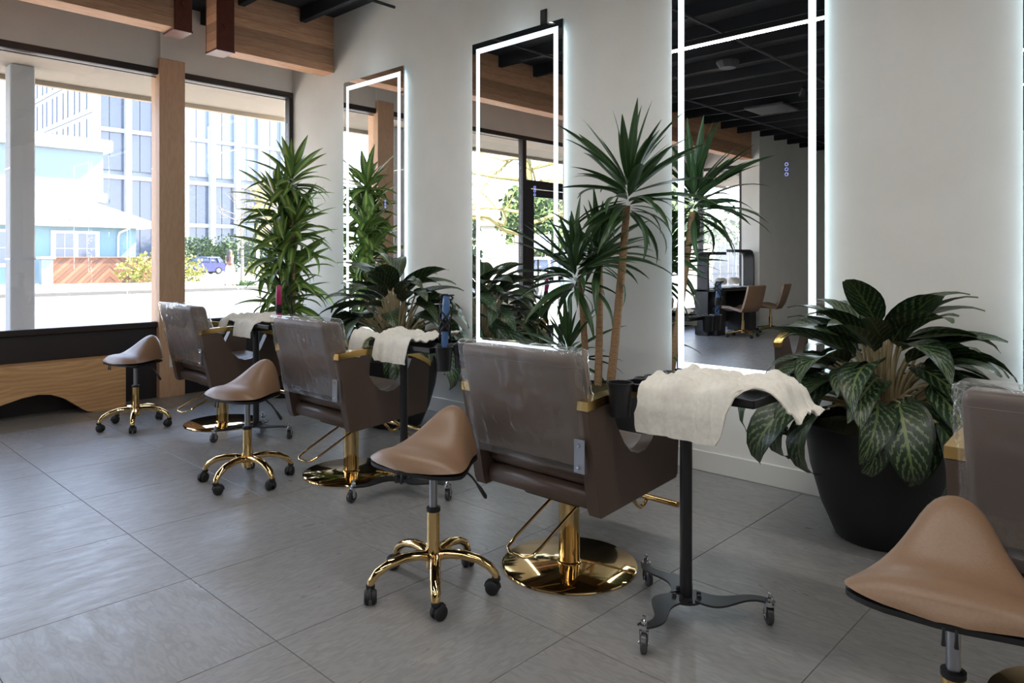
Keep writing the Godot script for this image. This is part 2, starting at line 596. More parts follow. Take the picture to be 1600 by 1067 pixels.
	var leaf := part("door_leaf", lim(0.0, 0.09, 0.02, 2.33, ZW - 0.045, ZW + 0.0, M.frame, 0.003), d1)
	part("stile", lim(-0.98, -0.89, 0.02, 2.33, ZW - 0.045, ZW, M.frame, 0.003), leaf)
	part("rail", lim(-0.89, 0.0, 0.02, 0.3, ZW - 0.045, ZW, M.frame, 0.003), leaf)
	part("rail", lim(-0.89, 0.0, 0.98, 1.06, ZW - 0.045, ZW, M.frame, 0.003), leaf)
	part("rail", lim(-0.89, 0.0, 2.22, 2.33, ZW - 0.045, ZW, M.frame, 0.003), leaf)
	part("pane", lim(-0.89, 0.0, 0.3, 2.22, ZW - 0.026, ZW - 0.02, M.pane), leaf)
	part("pull_handle", lim(-0.05, -0.02, 0.9, 1.3, ZW + 0.03, ZW + 0.06, M.steel, 0.01), leaf)
	# wood-clad column with its painted upper part
	var col := thing("column", "", "", Vector3(2.75, 0, -7.1), 0, "", "structure")
	part("cladding", lim(-0.118, 0.118, 0, 3.18, -0.1, 0.1, M.column, 0.004), col)
	part("painted_shaft", lim(-0.1, 0.118, 3.18, CEIL, -0.08, 0.08, M.wall), col)
	var outlet := part("outlet_plate", lim(-0.03, 0.05, 0.28, 0.4, 0.1, 0.107, M.base_white, 0.003), col)
	part("socket", lim(-0.005, 0.025, 0.3, 0.335, 0.107, 0.109, M.duct), outlet)
	part("socket", lim(-0.005, 0.025, 0.345, 0.38, 0.107, 0.109, M.duct), outlet)
	# ceiling: dark deck, joists along z, conduits
	var ce := Node3D.new()
	ce.name = "ceiling"
	add_child(ce)
	ce.set_meta("kind", "structure")
	part("deck", lim(x0 - 0.2, XM + 0.2, CEIL, CEIL + 0.3, ZW - 0.15, z1 + 0.2, M.ceiling), ce)
	for k in 19:
		var x := XM - 0.35 - k * 0.62
		if x > x0: part("joist", lim(x - 0.03, x + 0.03, CEIL - 0.13, CEIL, (-5.85 if x < -4.95 else ZW + 0.03), z1, M.ceiling), ce)
	for z in [-5.2, -3.4, -1.3]:
		var s := nb()
		tube(s, [Vector3(x0, CEIL - 0.16, z), Vector3(XM - 0.05, CEIL - 0.16, z)], 0.014, 8)
		part("conduit", fin(s, M.duct), ce)
	for p in [[-0.6, -2.6], [-2.6, -4.6], [1.0, -1.2]]:
		part("air_diffuser", lim(p[0] - 0.3, p[0] + 0.3, CEIL - 0.17, CEIL - 0.13, p[1] - 0.3, p[1] + 0.3, M.duct, 0.01), ce)
	for p in [[0.2, -3.9], [-1.4, -2.0], [-0.3, -5.4], [-3.4, -3.2]]:
		var s := nb()
		lathe(s, [Vector2(0, -0.08), Vector2(0.09, -0.08), Vector2(0.13, -0.02), Vector2(0.13, 0), Vector2(0, 0)], 18)
		part("smoke_detector", fin(s, M.duct), ce, Transform3D(Basis.IDENTITY, Vector3(p[0], CEIL - 0.13, p[1])))
	# timber beams, built of glued layers, with steel shoes at their ends
	beam("beam_1", 2.83, XM, -6.45, -6.25, 3.165, 2.83, 2.99)
	beam("beam_2", -4.95, 2.51, -6.2, -6.0, 3.18, 2.37, 2.51)

func beam(called: String, xa: float, xb: float, za: float, zb: float, y: float, s0: float, s1: float) -> void:
	var b := thing(called, "", "", Vector3((xa + xb) / 2, y, (za + zb) / 2), 0, "", "structure")
	var n := 7
	var hgt := (CEIL - y) / n
	for k in n:
		var dz := 0.0012 * ((k * 7) % 3)
		part("lamella", box(Vector3(0, hgt * (k + 0.5), 0), Vector3(xb - xa, hgt - 0.0012, zb - za - dz), M["lam%d" % ((k * 5 + 1) % 4)], 0.002), b)
	var cx := (s0 + s1) / 2 - (xa + xb) / 2
	var sh := part("steel_shoe", box(Vector3(cx, -0.012, 0), Vector3(s1 - s0 + 0.012, 0.016, zb - za + 0.03), M.shoe, 0.002), b)
	for sg in [-1, 1]:
		part("side_plate", box(Vector3(cx, 0.24, sg * ((zb - za) / 2 + 0.007)), Vector3(s1 - s0, 0.5, 0.012), M.shoe, 0.002), sh)
	var st := nb()
	lathe(st, [Vector2(0, 0), Vector2(0.022, 0), Vector2(0.02, 0.014), Vector2(0, 0.016)], 12, Transform3D(Basis(Vector3.RIGHT, PI / 2), Vector3(cx, 0.2, (zb - za) / 2 + 0.012)))
	part("bolt", fin(st, M.shoe), sh)

# ------------------------------------------------------------------ mirrors
func build_mirrors() -> void:
	var names := ["frameless lighted wall mirror beside the window corner", "frameless lighted wall mirror under the small black wall box", "frameless lighted wall mirror between the tall cane plant and the broad-leaved plant", "frameless lighted wall mirror in front of the chair beside the black planter"]
	for k in 4:
		var z0 := -6.02 + 1.8213 * k
		var w := 0.938
		var y0 := 0.574
		var y1 := 3.02
		var hh := y1 - y0
		var t := thing("lighted_mirror", names[k], "mirror", Vector3(XM, (y0 + y1) / 2, z0 + w / 2), 0, "lighted mirrors along the wall")
		part("mirror_glass", box(Vector3(-0.036, 0, 0), Vector3(0.008, hh, w), M.mirror), t)
		part("backing", box(Vector3(-0.03, 0, 0), Vector3(0.004, hh, w), M.mirror_edge), t)
		part("housing", box(Vector3(-0.014, 0, 0), Vector3(0.027, hh - 0.13, w - 0.13), M.base_white), t)
		# diffuser strips round the housing throw light on the wall
		for sg in [-1.0, 1.0]:
			part("led_back_strip", box(Vector3(-0.015, 0, sg * (w / 2 - 0.06)), Vector3(0.02, hh - 0.13, 0.008), M.led_back), t)
			part("led_back_strip", box(Vector3(-0.015, sg * (hh / 2 - 0.06), 0), Vector3(0.02, 0.008, w - 0.13), M.led_back), t)
			area(t, "back_light", Vector3(-0.015, 0, sg * (w / 2 - 0.054)), Vector3(0, 0, sg), Vector2(0.02, hh - 0.13), Color(0.84, 0.94, 1.0), 3.2)
			area(t, "back_light", Vector3(-0.015, sg * (hh / 2 - 0.054), 0), Vector3(0, sg, 0), Vector2(w - 0.13, 0.02), Color(0.84, 0.94, 1.0), 3.2)
		# frosted light band in the glass
		var o := 0.045
		var b := 0.042
		for sg in [-1.0, 1.0]:
			part("led_strip", box(Vector3(-0.0402, 0, sg * (w / 2 - o - b / 2)), Vector3(0.0006, hh - 2 * o, b), M.led), t)
			part("led_strip", box(Vector3(-0.0402, sg * (hh / 2 - o - b / 2), 0), Vector3(0.0006, b, w - 2 * o - 2 * b), M.led), t)
			area(t, "strip_light", Vector3(-0.042, 0, sg * (w / 2 - o - b / 2)), Vector3(-1, 0, 0), Vector2(b, hh - 2 * o), Color(0.9, 0.96, 1.0), 2.6)
		# touch buttons
		var zb := (-1.647 - (-2.3774 + w / 2)) if k == 2 else 0.2
		for i in 3:
			var s := nb()
			tube(s, range(12).map(func(a): return Vector3(-0.0412, 1.775 - 1.797 + i * 0.028, zb) + Vector3(0, cos(a * TAU / 12), sin(a * TAU / 12)) * 0.009), 0.0012, 5, true)
			part("touch_button_light", fin(s, M.icon), t)
	# recessed electrical box above the second mirror
	var eb := thing("wall_box", "small black open electrical box in the white wall above a mirror", "wall box", Vector3(XM, 3.083, -3.474))
	part("box_rim", box(Vector3(-0.004, 0, 0), Vector3(0.008, 0.118, 0.062), M.black, 0.002), eb)
	part("cover_plate", box(Vector3(-0.009, 0.012, 0), Vector3(0.004, 0.07, 0.04), M.duct, 0.001), eb)

# ------------------------------------------------------------------ lamps of the room
func build_ceiling_lights() -> void:
	for p in [[1.71, -4.5, -0.2, "long white linear lamp hung under the black ceiling between mirrors and door"], [-2.3, -3.2, 1.6, "long white linear lamp hung far from the mirror wall"], [-0.6, -2.8, 1.8, "long white linear lamp hung over the middle of the room"], [1.71, 0.4, 3.6, "shorter white linear lamp hung towards the back wall"]]:
		var ln: float = p[2] - p[1]
		var t := thing("linear_pendant_light", p[3], "light", Vector3(p[0], 3.35, (p[1] + p[2]) / 2))
		part("housing", box(Vector3(0, 0.035, 0), Vector3(0.06, 0.05, ln), M.black, 0.004), t)
		part("light_diffuser", box(Vector3(0, 0.004, 0), Vector3(0.05, 0.012, ln - 0.01), M.lamp_warm), t)
		for sg in [-0.4, 0.4]:
			var s := nb()
			tube(s, [Vector3(0, 0.05, sg * ln), Vector3(0, CEIL - 3.35, sg * ln)], 0.002, 5)
			part("hanging_wire", fin(s, M.steel), t)
		area(t, "down_light", Vector3(0, -0.004, 0), Vector3(0, -1, 0), Vector2(0.05, ln - 0.02), Color(1.0, 0.99, 0.975), 19.0)
	var spots := [[3.0, -4.2, Vector3(3.2, 0, -4.4)], [3.0, -1.5, Vector3(3.2, 0, -1.2)], [-1.5, -3.7, Vector3(-4, 0.8, -6)], [0.4, -4.4, Vector3(1.4, 0.4, -6.6)]]
	for i in spots.size():
		var p: Array = spots[i]
		var at := Vector3(p[0], 3.5, p[1])
		var dir: Vector3 = (p[2] - at).normalized()
		var t := thing("track_spotlight", ["small black ceiling spotlight aimed down before the second mirror", "small black ceiling spotlight aimed down before the third mirror", "small black ceiling spotlight over the floor before the manicure table", "small black ceiling spotlight aimed at the wooden bench"][i], "spotlight", at, 0, "ceiling spotlights")
		var s := nb()
		lathe(s, [Vector2(0, -0.06), Vector2(0.028, -0.06), Vector2(0.036, 0.04), Vector2(0.036, 0.07), Vector2(0.03, 0.07), Vector2(0.028, 0.055), Vector2(0, 0.055)], 16, Transform3D(Basis(Quaternion(Vector3.UP, dir)), Vector3.ZERO))
		part("head", fin(s, M.black), t)
		s = nb()
		lathe(s, [Vector2(0, 0.056), Vector2(0.027, 0.056), Vector2(0.027, 0.058), Vector2(0, 0.058)], 16, Transform3D(Basis(Quaternion(Vector3.UP, dir)), Vector3.ZERO))
		part("lamp_lens", fin(s, M.lamp_warm), t)
		s = nb()
		tube(s, [Vector3(0, 0.0, 0), Vector3(0, CEIL - 0.13 - 3.5, 0)], 0.01, 8)
		part("stem", fin(s, M.black), t)
		var l := SpotLight3D.new()
		l.name = "spot_light"
		t.add_child(l)
		l.transform = Transform3D(Basis.looking_at(dir, Vector3.UP if absf(dir.y) < 0.95 else Vector3.RIGHT), dir * 0.075)
		l.spot_angle = 28
		l.spot_angle_attenuation = 0.8
		l.light_color = Color(1.0, 0.94, 0.84)
		l.light_energy = 0.8
		l.light_size = 0.027
		l.spot_range = 30
		l.shadow_enabled = true

# ------------------------------------------------------------------ styling chairs (local +x is the way the sitter looks)
func panel_outline() -> PackedVector2Array:
	return PackedVector2Array([Vector2(-0.225, 0.335), Vector2(-0.237, 0.36), Vector2(-0.31, 0.742), Vector2(-0.30, 0.75), Vector2(-0.185, 0.752), Vector2(-0.16, 0.735), Vector2(-0.12, 0.66), Vector2(-0.075, 0.59), Vector2(-0.03, 0.548), Vector2(0.02, 0.532), Vector2(0.07, 0.535), Vector2(0.115, 0.56), Vector2(0.15, 0.605), Vector2(0.178, 0.66), Vector2(0.2, 0.706), Vector2(0.22, 0.715), Vector2(0.32, 0.668), Vector2(0.338, 0.65), Vector2(0.322, 0.39), Vector2(0.31, 0.372)])

func chair_back_ring(y: float, grow: float, nz: float) -> PackedVector3Array:
	# rounded slab, leaning back with height
	var out := PackedVector3Array()
	var t := (y - 0.47) / 0.48
	var cx := -0.203 - 0.112 * t
	var pts := ring_rr(0.12 + grow * 2, 0.575 + grow * 2, maxf(0.03 + grow, 0.004), 5)
	if nz > 0.0:
		var fine := PackedVector2Array()
		for i in pts.size():
			var q := pts[(i + 1) % pts.size()]
			var m := maxi(1, int(pts[i].distance_to(q) / 0.013))
			if absf(pts[i].x - q.x) < 0.002 and m > 8: m = 40
			elif m > 1: m = 8
			for k in m: fine.append(pts[i].lerp(q, float(k) / m))
		pts = fine
	for p in pts:
		var d := Vector3(cx + p.x, y, p.y)
		if nz > 0.0:
			# soft vertical folds, sharpened, over a slow billow
			var fold := 1.0 - absf(noise.get_noise_3d(p.y * 34.0, y * 7.0, p.x * 34.0)) * 2.0
			var k := noise.get_noise_3d(p.y * 13.0, y * 15.0, p.x * 13.0 + 50.0) * nz + (maxf(fold, 0.0) - 0.6) * nz * 0.55
			k = maxf(k, -grow + 0.003)
			d += Vector3(p.x, 0, p.y).normalized() * k
		out.append(d)
	return out

func make_chair(seed_: int) -> Node3D:
	var t := Node3D.new()
	part("base_disc", lathed([Vector2(0, 0.0), Vector2(0.284, 0.0), Vector2(0.288, 0.004), Vector2(0.286, 0.009), Vector2(0.278, 0.013), Vector2(0, 0.016)], M.gold, 64), t)
	var s := nb()
	lathe(s, [Vector2(0.052, 0.012), Vector2(0.052, 0.02), Vector2(0.045, 0.024), Vector2(0.045, 0.29), Vector2(0.05, 0.3), Vector2(0.05, 0.33)], 32)
	part("column", fin(s, M.gold), t)
	part("mechanism", box(Vector3(0, 0.325, 0), Vector3(0.26, 0.04, 0.3), M.black, 0.01), t)
	# pump lever
	s = nb()
	tube(s, [Vector3(-0.02, 0.27, 0.06), Vector3(-0.10, 0.235, 0.062), Vector3(-0.26, 0.165, 0.066), Vector3(-0.31, 0.145, 0.062), Vector3(-0.33, 0.14, 0.04), Vector3(-0.335, 0.142, -0.03), Vector3(-0.32, 0.15, -0.058), Vector3(-0.26, 0.178, -0.066), Vector3(-0.10, 0.255, -0.062), Vector3(-0.02, 0.29, -0.06)], 0.0065, 8)
	part("pump_lever", fin(s, M.gold), t)
	# seat shell: two rolls at the rear, cushion on top
	for r in [[0.345, 0.425, -0.222, "lower_roll"], [0.427, 0.50, -0.205, "upper_roll"]]:
		s = nb()
		var rings := []
		for z in [-0.272, -0.262, 0.262, 0.272]:
			var ring := PackedVector3Array()
			var ins := 0.012 if absf(z) > 0.27 else 0.0
			for p in ring_rr(0.52 - 2 * ins, r[1] - r[0] - 2 * ins, 0.03, 4):
				ring.append(Vector3(r[2] + 0.26 + p.x, (r[0] + r[1]) / 2 + p.y, z))
			rings.append(ring)
		loft(s, rings)
		part(r[3], fin(s, M.leather), t)
	s = nb()
	var rs := []
	for e in [[0.44, 0.0], [0.45, 0.0], [0.505, 0.0], [0.522, 0.018], [0.53, 0.07]]:
		var ring := PackedVector3Array()
		for p in ring_rr(0.50 - e[1] * 2, 0.545 - e[1] * 2, 0.04, 5): ring.append(Vector3(0.075 + p.x, e[0] + 0.012 * (p.x + 0.25), p.y))
		rs.append(ring)
	loft(s, rs)
	part("seat_cushion", fin(s, M.leather), t)
	part("seat_front", box(Vector3(0.29, 0.405, 0), Vector3(0.06, 0.1, 0.545), M.leather, 0.015), t)
	# side panels with their gold arm caps
	for sg in [-1.0, 1.0]:
		s = nb()
		prism(s, panel_outline(), sg * 0.277, sg * 0.332)
		var pn := part("side_panel", fin(s, M.leather), t)
		s = nb()
		var path := [Vector2(-0.312, 0.766), Vector2(-0.2, 0.776), Vector2(-0.08, 0.779), Vector2(0.03, 0.775), Vector2(0.13, 0.76), Vector2(0.22, 0.733), Vector2(0.30, 0.695), Vector2(0.345, 0.665)]
		var poly := PackedVector2Array()
		for p in path: poly.append(p + Vector2(0, 0.014))
		path.reverse()
		for p in path: poly.append(p - Vector2(0, 0.020))
		prism(s, poly, sg * 0.276, sg * 0.336)
		part("arm_cap", fin(s, M.gold_matte), pn)
		s = nb()
		tube(s, [Vector3(-0.222, 0.345, sg * 0.33), Vector3(-0.234, 0.37, sg * 0.33), Vector3(-0.306, 0.742, sg * 0.33)], 0.003, 6)
		part("piping", fin(s, M.leather), pn)
	# backrest
	s = nb()
	noise.seed = seed_
	noise.frequency = 0.5
	var rings := []
	for e in [[0.522, -0.02], [0.524, -0.006], [0.537, 0.0], [0.92, 0.0], [0.938, -0.004], [0.948, -0.014], [0.95, -0.03]]: rings.append(chair_back_ring(e[0], e[1], 0.0))
	loft(s, rings)
	var back := part("backrest", fin(s, M.leather), t)
	s = nb()
	for y in [0.905]:
		var ring: PackedVector3Array = chair_back_ring(y, 0.0005, 0)
		tube(s, Array(ring), 0.0018, 5, true)
	part("seam", fin(s, M.seam), back)
	for sg in [1.0]:
		var hp := part("hinge_plate", box(Vector3(-0.305, 0.575, 0.292), Vector3(0.004, 0.125, 0.05), M.steel, 0.0015), back, Transform3D(Basis.IDENTITY, Vector3.ZERO))
		for y in [0.535, 0.615]:
			s = nb()
			lathe(s, [Vector2(0, 0.008), Vector2(0.006, 0.007), Vector2(0.008, 0)], 10, Transform3D(Basis(Vector3.BACK, PI / 2), Vector3(-0.307, y, 0.292)))
			part("bolt", fin(s, M.chrome), hp)
	# clear plastic cover pulled over the backrest
	s = nb()
	rings = []
	for k in 46:
		var y := 0.505 + 0.455 * k / 45.0
		rings.append(chair_back_ring(y, 0.016 + 0.006 * (1.0 - k / 45.0), 0.018))
	for e in [[0.966, 0.006], [0.969, -0.006], [0.970, -0.02]]: rings.append(chair_back_ring(e[0], e[1], 0.003))
	loft(s, rings, false, true)
	var pc := part("plastic_cover", fin(s, M.plastic), t)
	pc.set_meta("label", "wrinkled clear plastic cover")
	# footrest
	s = nb()
	for sg in [-0.1, 0.1]:
		s = nb()
		tube(s, [Vector3(0.18, 0.34, sg), Vector3(0.30, 0.25, sg), Vector3(0.36, 0.19, sg), Vector3(0.39, 0.17, sg), Vector3(0.42, 0.175, sg), Vector3(0.45, 0.20, sg)], 0.009, 8)
		part("footrest_arm", fin(s, M.gold), t)
	s = nb()
	tube(s, [Vector3(0.45, 0.205, -0.26), Vector3(0.45, 0.205, 0.26)], 0.014, 12)
	part("footrest_bar", fin(s, M.gold), t)
	return t

func build_chairs() -> void:
	var spots := [[2.58, -5.585, 0.0, "taupe plastic-covered styling chair in front of the mirror beside the window corner"], [2.522, -3.723, 0.0, "taupe plastic-covered styling chair in front of the mirror under the small wall box"], [2.398, -1.925, 0.0, "taupe plastic-covered styling chair in front of the mirror between the two tall plants"], [2.60, -0.165, 0.0, "taupe plastic-covered styling chair beside the large black planter"]]
	for i in spots.size():
		var p: Array = spots[i]
		var c := make_chair(20 + i * 7)
		c.name = numbered("styling_chair")
		add_child(c)
		c.position = Vector3(p[0], 0.0, p[1])
		c.rotation.y = p[2]
		tag(c, p[3], "chair", "styling chairs at the mirrors")

# ------------------------------------------------------------------ saddle stools
func make_stool() -> Node3D:
	var t := Node3D.new()
	# seat: wide low rear (-x), narrow raised pommel (+x)
	var s := nb()
	var g := []
	var nu := 28
	var nv := 24
	for i in nu + 1:
		var u := float(i) / nu
		var row := []
		var x := lerpf(-0.19, 0.185, u)
		var endr := sqrt(maxf(0.0, 1.0 - pow(clampf((0.24 - u) / 0.24, 0, 1), 2.0)))
		var endf := sqrt(maxf(0.0, 1.0 - pow(clampf((u - 0.78) / 0.22, 0, 1), 2.4)))
		var w: float = lerpf(0.225, 0.12, smoothstep(0.15, 0.9, u)) * lerpf(0.12, 1.0, endr) * lerpf(0.25, 1.0, endf)
		var top: float = lerpf(0.524, 0.573, endr) + 0.13 * smoothstep(0.28, 0.84, u)
		top = lerpf(0.53, top, endf)
		for j in nv + 1:
			var v := float(j) / nv * 2.0 - 1.0
			var z := w * sin(v * PI / 2)
			var a := absf(sin(v * PI / 2))
			var y: float = lerpf(top, 0.522, pow(a, lerpf(3.2, 2.3, u))) - 0.012 * (1.0 - endr)
			row.append(Vector3(x + 0.02 * u * (1.0 - a), y, z))
		g.append(row)
	sheet(s, g)
	part("seat", fin(s, M.stool_leather), t)
	s = nb()
	var rim := PackedVector2Array()
	for i in nu + 1: rim.append(Vector2(g[i][0].x, g[i][0].z) * 0.99)
	for i in range(nu, -1, -1): rim.append(Vector2(g[i][nv].x, g[i][nv].z) * 0.99)
	var clean := PackedVector2Array()
	for p in rim:
		if clean.is_empty() or clean[clean.size() - 1].distance_to(p) > 0.002: clean.append(p)
	prism(s, clean, 0.496, 0.509, Transform3D(Basis(Vector3(1, 0, 0), Vector3(0, 0, 1), Vector3(0, 1, 0)), Vector3.ZERO))
	part("seat_pan", fin(s, M.black), t)
	part("mount_plate", box(Vector3(0, 0.495, 0), Vector3(0.16, 0.02, 0.13), M.black, 0.004), t)
	for dz in [-0.012, 0.012]:
		s = nb()
		tube(s, [Vector3(-0.196, 0.505, dz), Vector3(-0.2, 0.485, dz), Vector3(-0.2, 0.468, dz)], [0.003, 0.0035, 0.005], 6)
		part("zipper_pull", fin(s, M.metal_black), t)
	part("gas_rod", lathed([Vector2(0.016, 0.3), Vector2(0.016, 0.5)], M.steel, 20), t)
	part("rod_collar", lathed([Vector2(0.018, 0.455), Vector2(0.024, 0.46), Vector2(0.024, 0.5)], M.rubber, 20), t)
	part("column_sleeve", lathed([Vector2(0.02, 0.085), Vector2(0.03, 0.09), Vector2(0.032, 0.16), Vector2(0.026, 0.18), Vector2(0.0255, 0.315), Vector2(0.017, 0.315)], M.gold, 28), t)
	part("sleeve_cap", lathed([Vector2(0.026, 0.308), Vector2(0.0275, 0.31), Vector2(0.0275, 0.324), Vector2(0.017, 0.326)], M.rubber, 20), t)
	s = nb()
	tube(s, [Vector3(0.02, 0.495, 0.05), Vector3(0.04, 0.485, 0.11), Vector3(0.06, 0.45, 0.145), Vector3(0.07, 0.425, 0.16)], 0.0045, 8)
	tube(s, [Vector3(0.068, 0.43, 0.157), Vector3(0.078, 0.405, 0.172), Vector3(0.088, 0.375, 0.188), Vector3(0.09, 0.368, 0.19)], [0.006, 0.012, 0.013, 0.007], 10, false, 0.6)
	part("height_lever", fin(s, M.rubber), t)
	# five gold legs with twin-wheel casters
	s = nb()
	tube(s, [Vector3(0.018, 0.135, 0), Vector3(0.06, 0.145, 0), Vector3(0.12, 0.145, 0), Vector3(0.18, 0.132, 0), Vector3(0.225, 0.108, 0), Vector3(0.248, 0.082, 0), Vector3(0.252, 0.066, 0)], [0.026, 0.024, 0.022, 0.021, 0.02, 0.018, 0.016], 14, false, 0.8)
	var leg := fin(s, M.gold)
	s = nb()
	for sg in [-1.0, 1.0]:
		lathe(s, [Vector2(0, 0.024), Vector2(0.02, 0.024), Vector2(0.026, 0.02), Vector2(0.028, 0.012), Vector2(0.028, 0.006), Vector2(0, 0.006)], 20, Transform3D(Basis(Vector3.RIGHT, sg * PI / 2), Vector3(0.014, 0.028, 0)))
	var wheel := fin(s, M.rubber)
	s = nb()
	lathe(s, [Vector2(0.006, 0.03), Vector2(0.012, 0.05), Vector2(0.017, 0.056), Vector2(0.017, 0.068), Vector2(0, 0.07)], 14)
	tube(s, range(7).map(func(a): return Vector3(0.014 + cos(a * PI / 6) * 0.029, 0.028 + sin(a * PI / 6) * 0.029, 0)), 0.006, 8)
	var hood := fin(s, M.rubber)
	for k in 5:
		var b := Basis(Vector3.UP, TAU * k / 5 + 0.35)
		part("leg", leg, t, Transform3D(b, Vector3.ZERO))
		var cst := part("caster", hood, t, Transform3D(b * Basis(Vector3.UP, 0.9 * k + 0.4), b * Vector3(0.252, 0, 0)))
		part("wheel", wheel, cst)
	return t

func build_stools() -> void:
	var proto := make_stool()
	var spots := [[2.06, -5.95, "beige saddle stool with gold base standing beside the wooden bench"], [2.0, -4.01, "beige saddle stool with gold base behind the chair of the second mirror"], [1.852, -2.171, "beige saddle stool with gold base behind the chair before the tall cane plant"], [1.964, -0.41, "beige saddle stool on steel rod in front of the chair beside the black planter"]]
	for i in spots.size():
		var p: Array = spots[i]
		var o: Node3D = proto if i == 0 else proto.duplicate()
		o.name = numbered("saddle_stool")
		add_child(o)
		o.position = Vector3(p[0], 0, p[1])
		o.rotation.y = deg_to_rad(10.0)
		tag(o, p[2], "stool", "saddle stools")
		var turn := 0.5 * i
		for c in o.get_children():
			if c.name.begins_with("leg") or c.name.begins_with("caster"):
				c.transform = Transform3D(Basis(Vector3.UP, turn), Vector3.ZERO) * c.transform

# ------------------------------------------------------------------ tool trolleys
func make_trolley(cups: float, legs_turn: float) -> Node3D:
	# pole at the origin; tray long side along z, cups at the end cups * z
	var t := Node3D.new()
	part("pole", lathed([Vector2(0.022, 0.075), Vector2(0.022, 0.795), Vector2(0, 0.795)], M.metal_black, 24), t)
	part("hub_plate", lathed([Vector2(0, 0.072), Vector2(0.062, 0.072), Vector2(0.062, 0.08), Vector2(0, 0.08)], M.metal_black, 24), t)
	var s := nb()
	var poly := PackedVector2Array()
	var side := []
	for k in 15:
		var u := k / 14.0
		var w := 0.044 - 0.024 * u + 0.006 * sin(u * PI * 2.0)
		var off := 0.03 * sin(u * TAU * 0.95)
		poly.append(Vector2(0.03 + 0.27 * u, off + w))
		side.append(Vector2(0.03 + 0.27 * u, off - w))
	side.reverse()
	for p in side: poly.append(p)
	prism(s, poly, 0.08, 0.087, Transform3D(Basis(Vector3(1, 0, 0), Vector3(0, 0, 1), Vector3(0, 1, 0)), Vector3.ZERO))
	var leg := fin(s, M.metal_black)
	s = nb()
	lathe(s, [Vector2(0, 0.012), Vector2(0.007, 0.01), Vector2(0.009, 0)], 10)
	var bolt := fin(s, M.metal_black)
	s = nb()
	lathe(s, [Vector2(0, 0.118), Vector2(0.006, 0.116), Vector2(0.006, 0.104), Vector2(0.011, 0.1), Vector2(0.011, 0.088), Vector2(0.018, 0.088), Vector2(0.018, 0.072), Vector2(0, 0.07)], 14)
	for sg in [-1.0, 1.0]: bx(s, Vector3(0.01, 0.05, sg * 0.014), Vector3(0.02, 0.048, 0.003), 0.001)
	bx(s, Vector3(0.006, 0.072, 0), Vector3(0.026, 0.004, 0.031), 0.001)
	tube(s, [Vector3(0.014, 0.032, -0.018), Vector3(0.014, 0.032, 0.018)], 0.005, 8)
	var fork := fin(s, M.chrome)
	s = nb()
	lathe(s, [Vector2(0.012, 0.011), Vector2(0.02, 0.008), Vector2(0.026, 0.011), Vector2(0.032, 0.008), Vector2(0.032, -0.008), Vector2(0.026, -0.011), Vector2(0.02, -0.008), Vector2(0.012, -0.011)], 24, Transform3D(Basis(Vector3.RIGHT, PI / 2), Vector3(0.014, 0.032, 0)))
	var wheel := fin(s, M.wheel)
	for k in 3:
		var b := Basis(Vector3.UP, PI + TAU * k / 3 + legs_turn)
		var l := part("leg", leg, t, Transform3D(b, Vector3.ZERO))
		for q in [[0.045, 0.022], [0.045, -0.006]]: part("bolt", bolt, l, Transform3D(Basis.IDENTITY, Vector3(q[0], 0.087, q[1])))
		var cs := part("caster", fork, t, Transform3D(b * Basis(Vector3.UP, 1.3 * k + 0.5), b * Vector3(0.29, 0, -0.01)))
		part("wheel", wheel, cs)
	# tray with raised rim, bracket, tool holes and cups
	s = nb()
	var cx := 0.13
	bx(s, Vector3(cx, 0.805, 0.01), Vector3(0.36, 0.006, 0.54), 0.002)
	for e in [[cx - 0.177, 0.01, 0.006, 0.54], [cx + 0.177, 0.01, 0.006, 0.54], [cx, -0.257, 0.36, 0.006], [cx, 0.277, 0.36, 0.006]]:
		bx(s, Vector3(e[0], 0.817, e[1]), Vector3(e[2], 0.03, e[3]), 0.002)
	bx(s, Vector3(0.05, 0.788, 0), Vector3(0.2, 0.03, 0.07), 0.004)
	var tray := part("tray", fin(s, M.metal_black), t)
	for k in 4:
		s = nb()
		var c := Vector3(cx - 0.06 + 0.07 * k, 0.832, 0.235 * cups)
		tube(s, range(14).map(func(a): return c + Vector3(cos(a * TAU / 14), 0, sin(a * TAU / 14)) * 0.024), 0.006, 6, true)
		part("tool_ring", fin(s, M.metal_black), tray)
	var cup := lathed([Vector2(0, 0.715), Vector2(0.037, 0.715), Vector2(0.046, 0.835), Vector2(0.05, 0.837), Vector2(0.05, 0.842), Vector2(0.043, 0.842), Vector2(0.034, 0.721), Vector2(0, 0.721)], M.metal_black, 24)
	if cups < 0.0: part("cup", cup, t, Transform3D(Basis.IDENTITY, Vector3(-0.105, 0, -0.215)))
	else:
		for q in [Vector3(0.0, 0, 0.335), Vector3(0.13, 0, 0.335)]: part("cup", cup, t, Transform3D(Basis.IDENTITY, q))
	return t

# the towel is held up where it crosses the chair's arm
func arm_hang(u: float) -> float:
	return 0.012 + 0.10 * (smoothstep(0.43, 0.5, u) + 1.0 - smoothstep(0.2, 0.26, u))

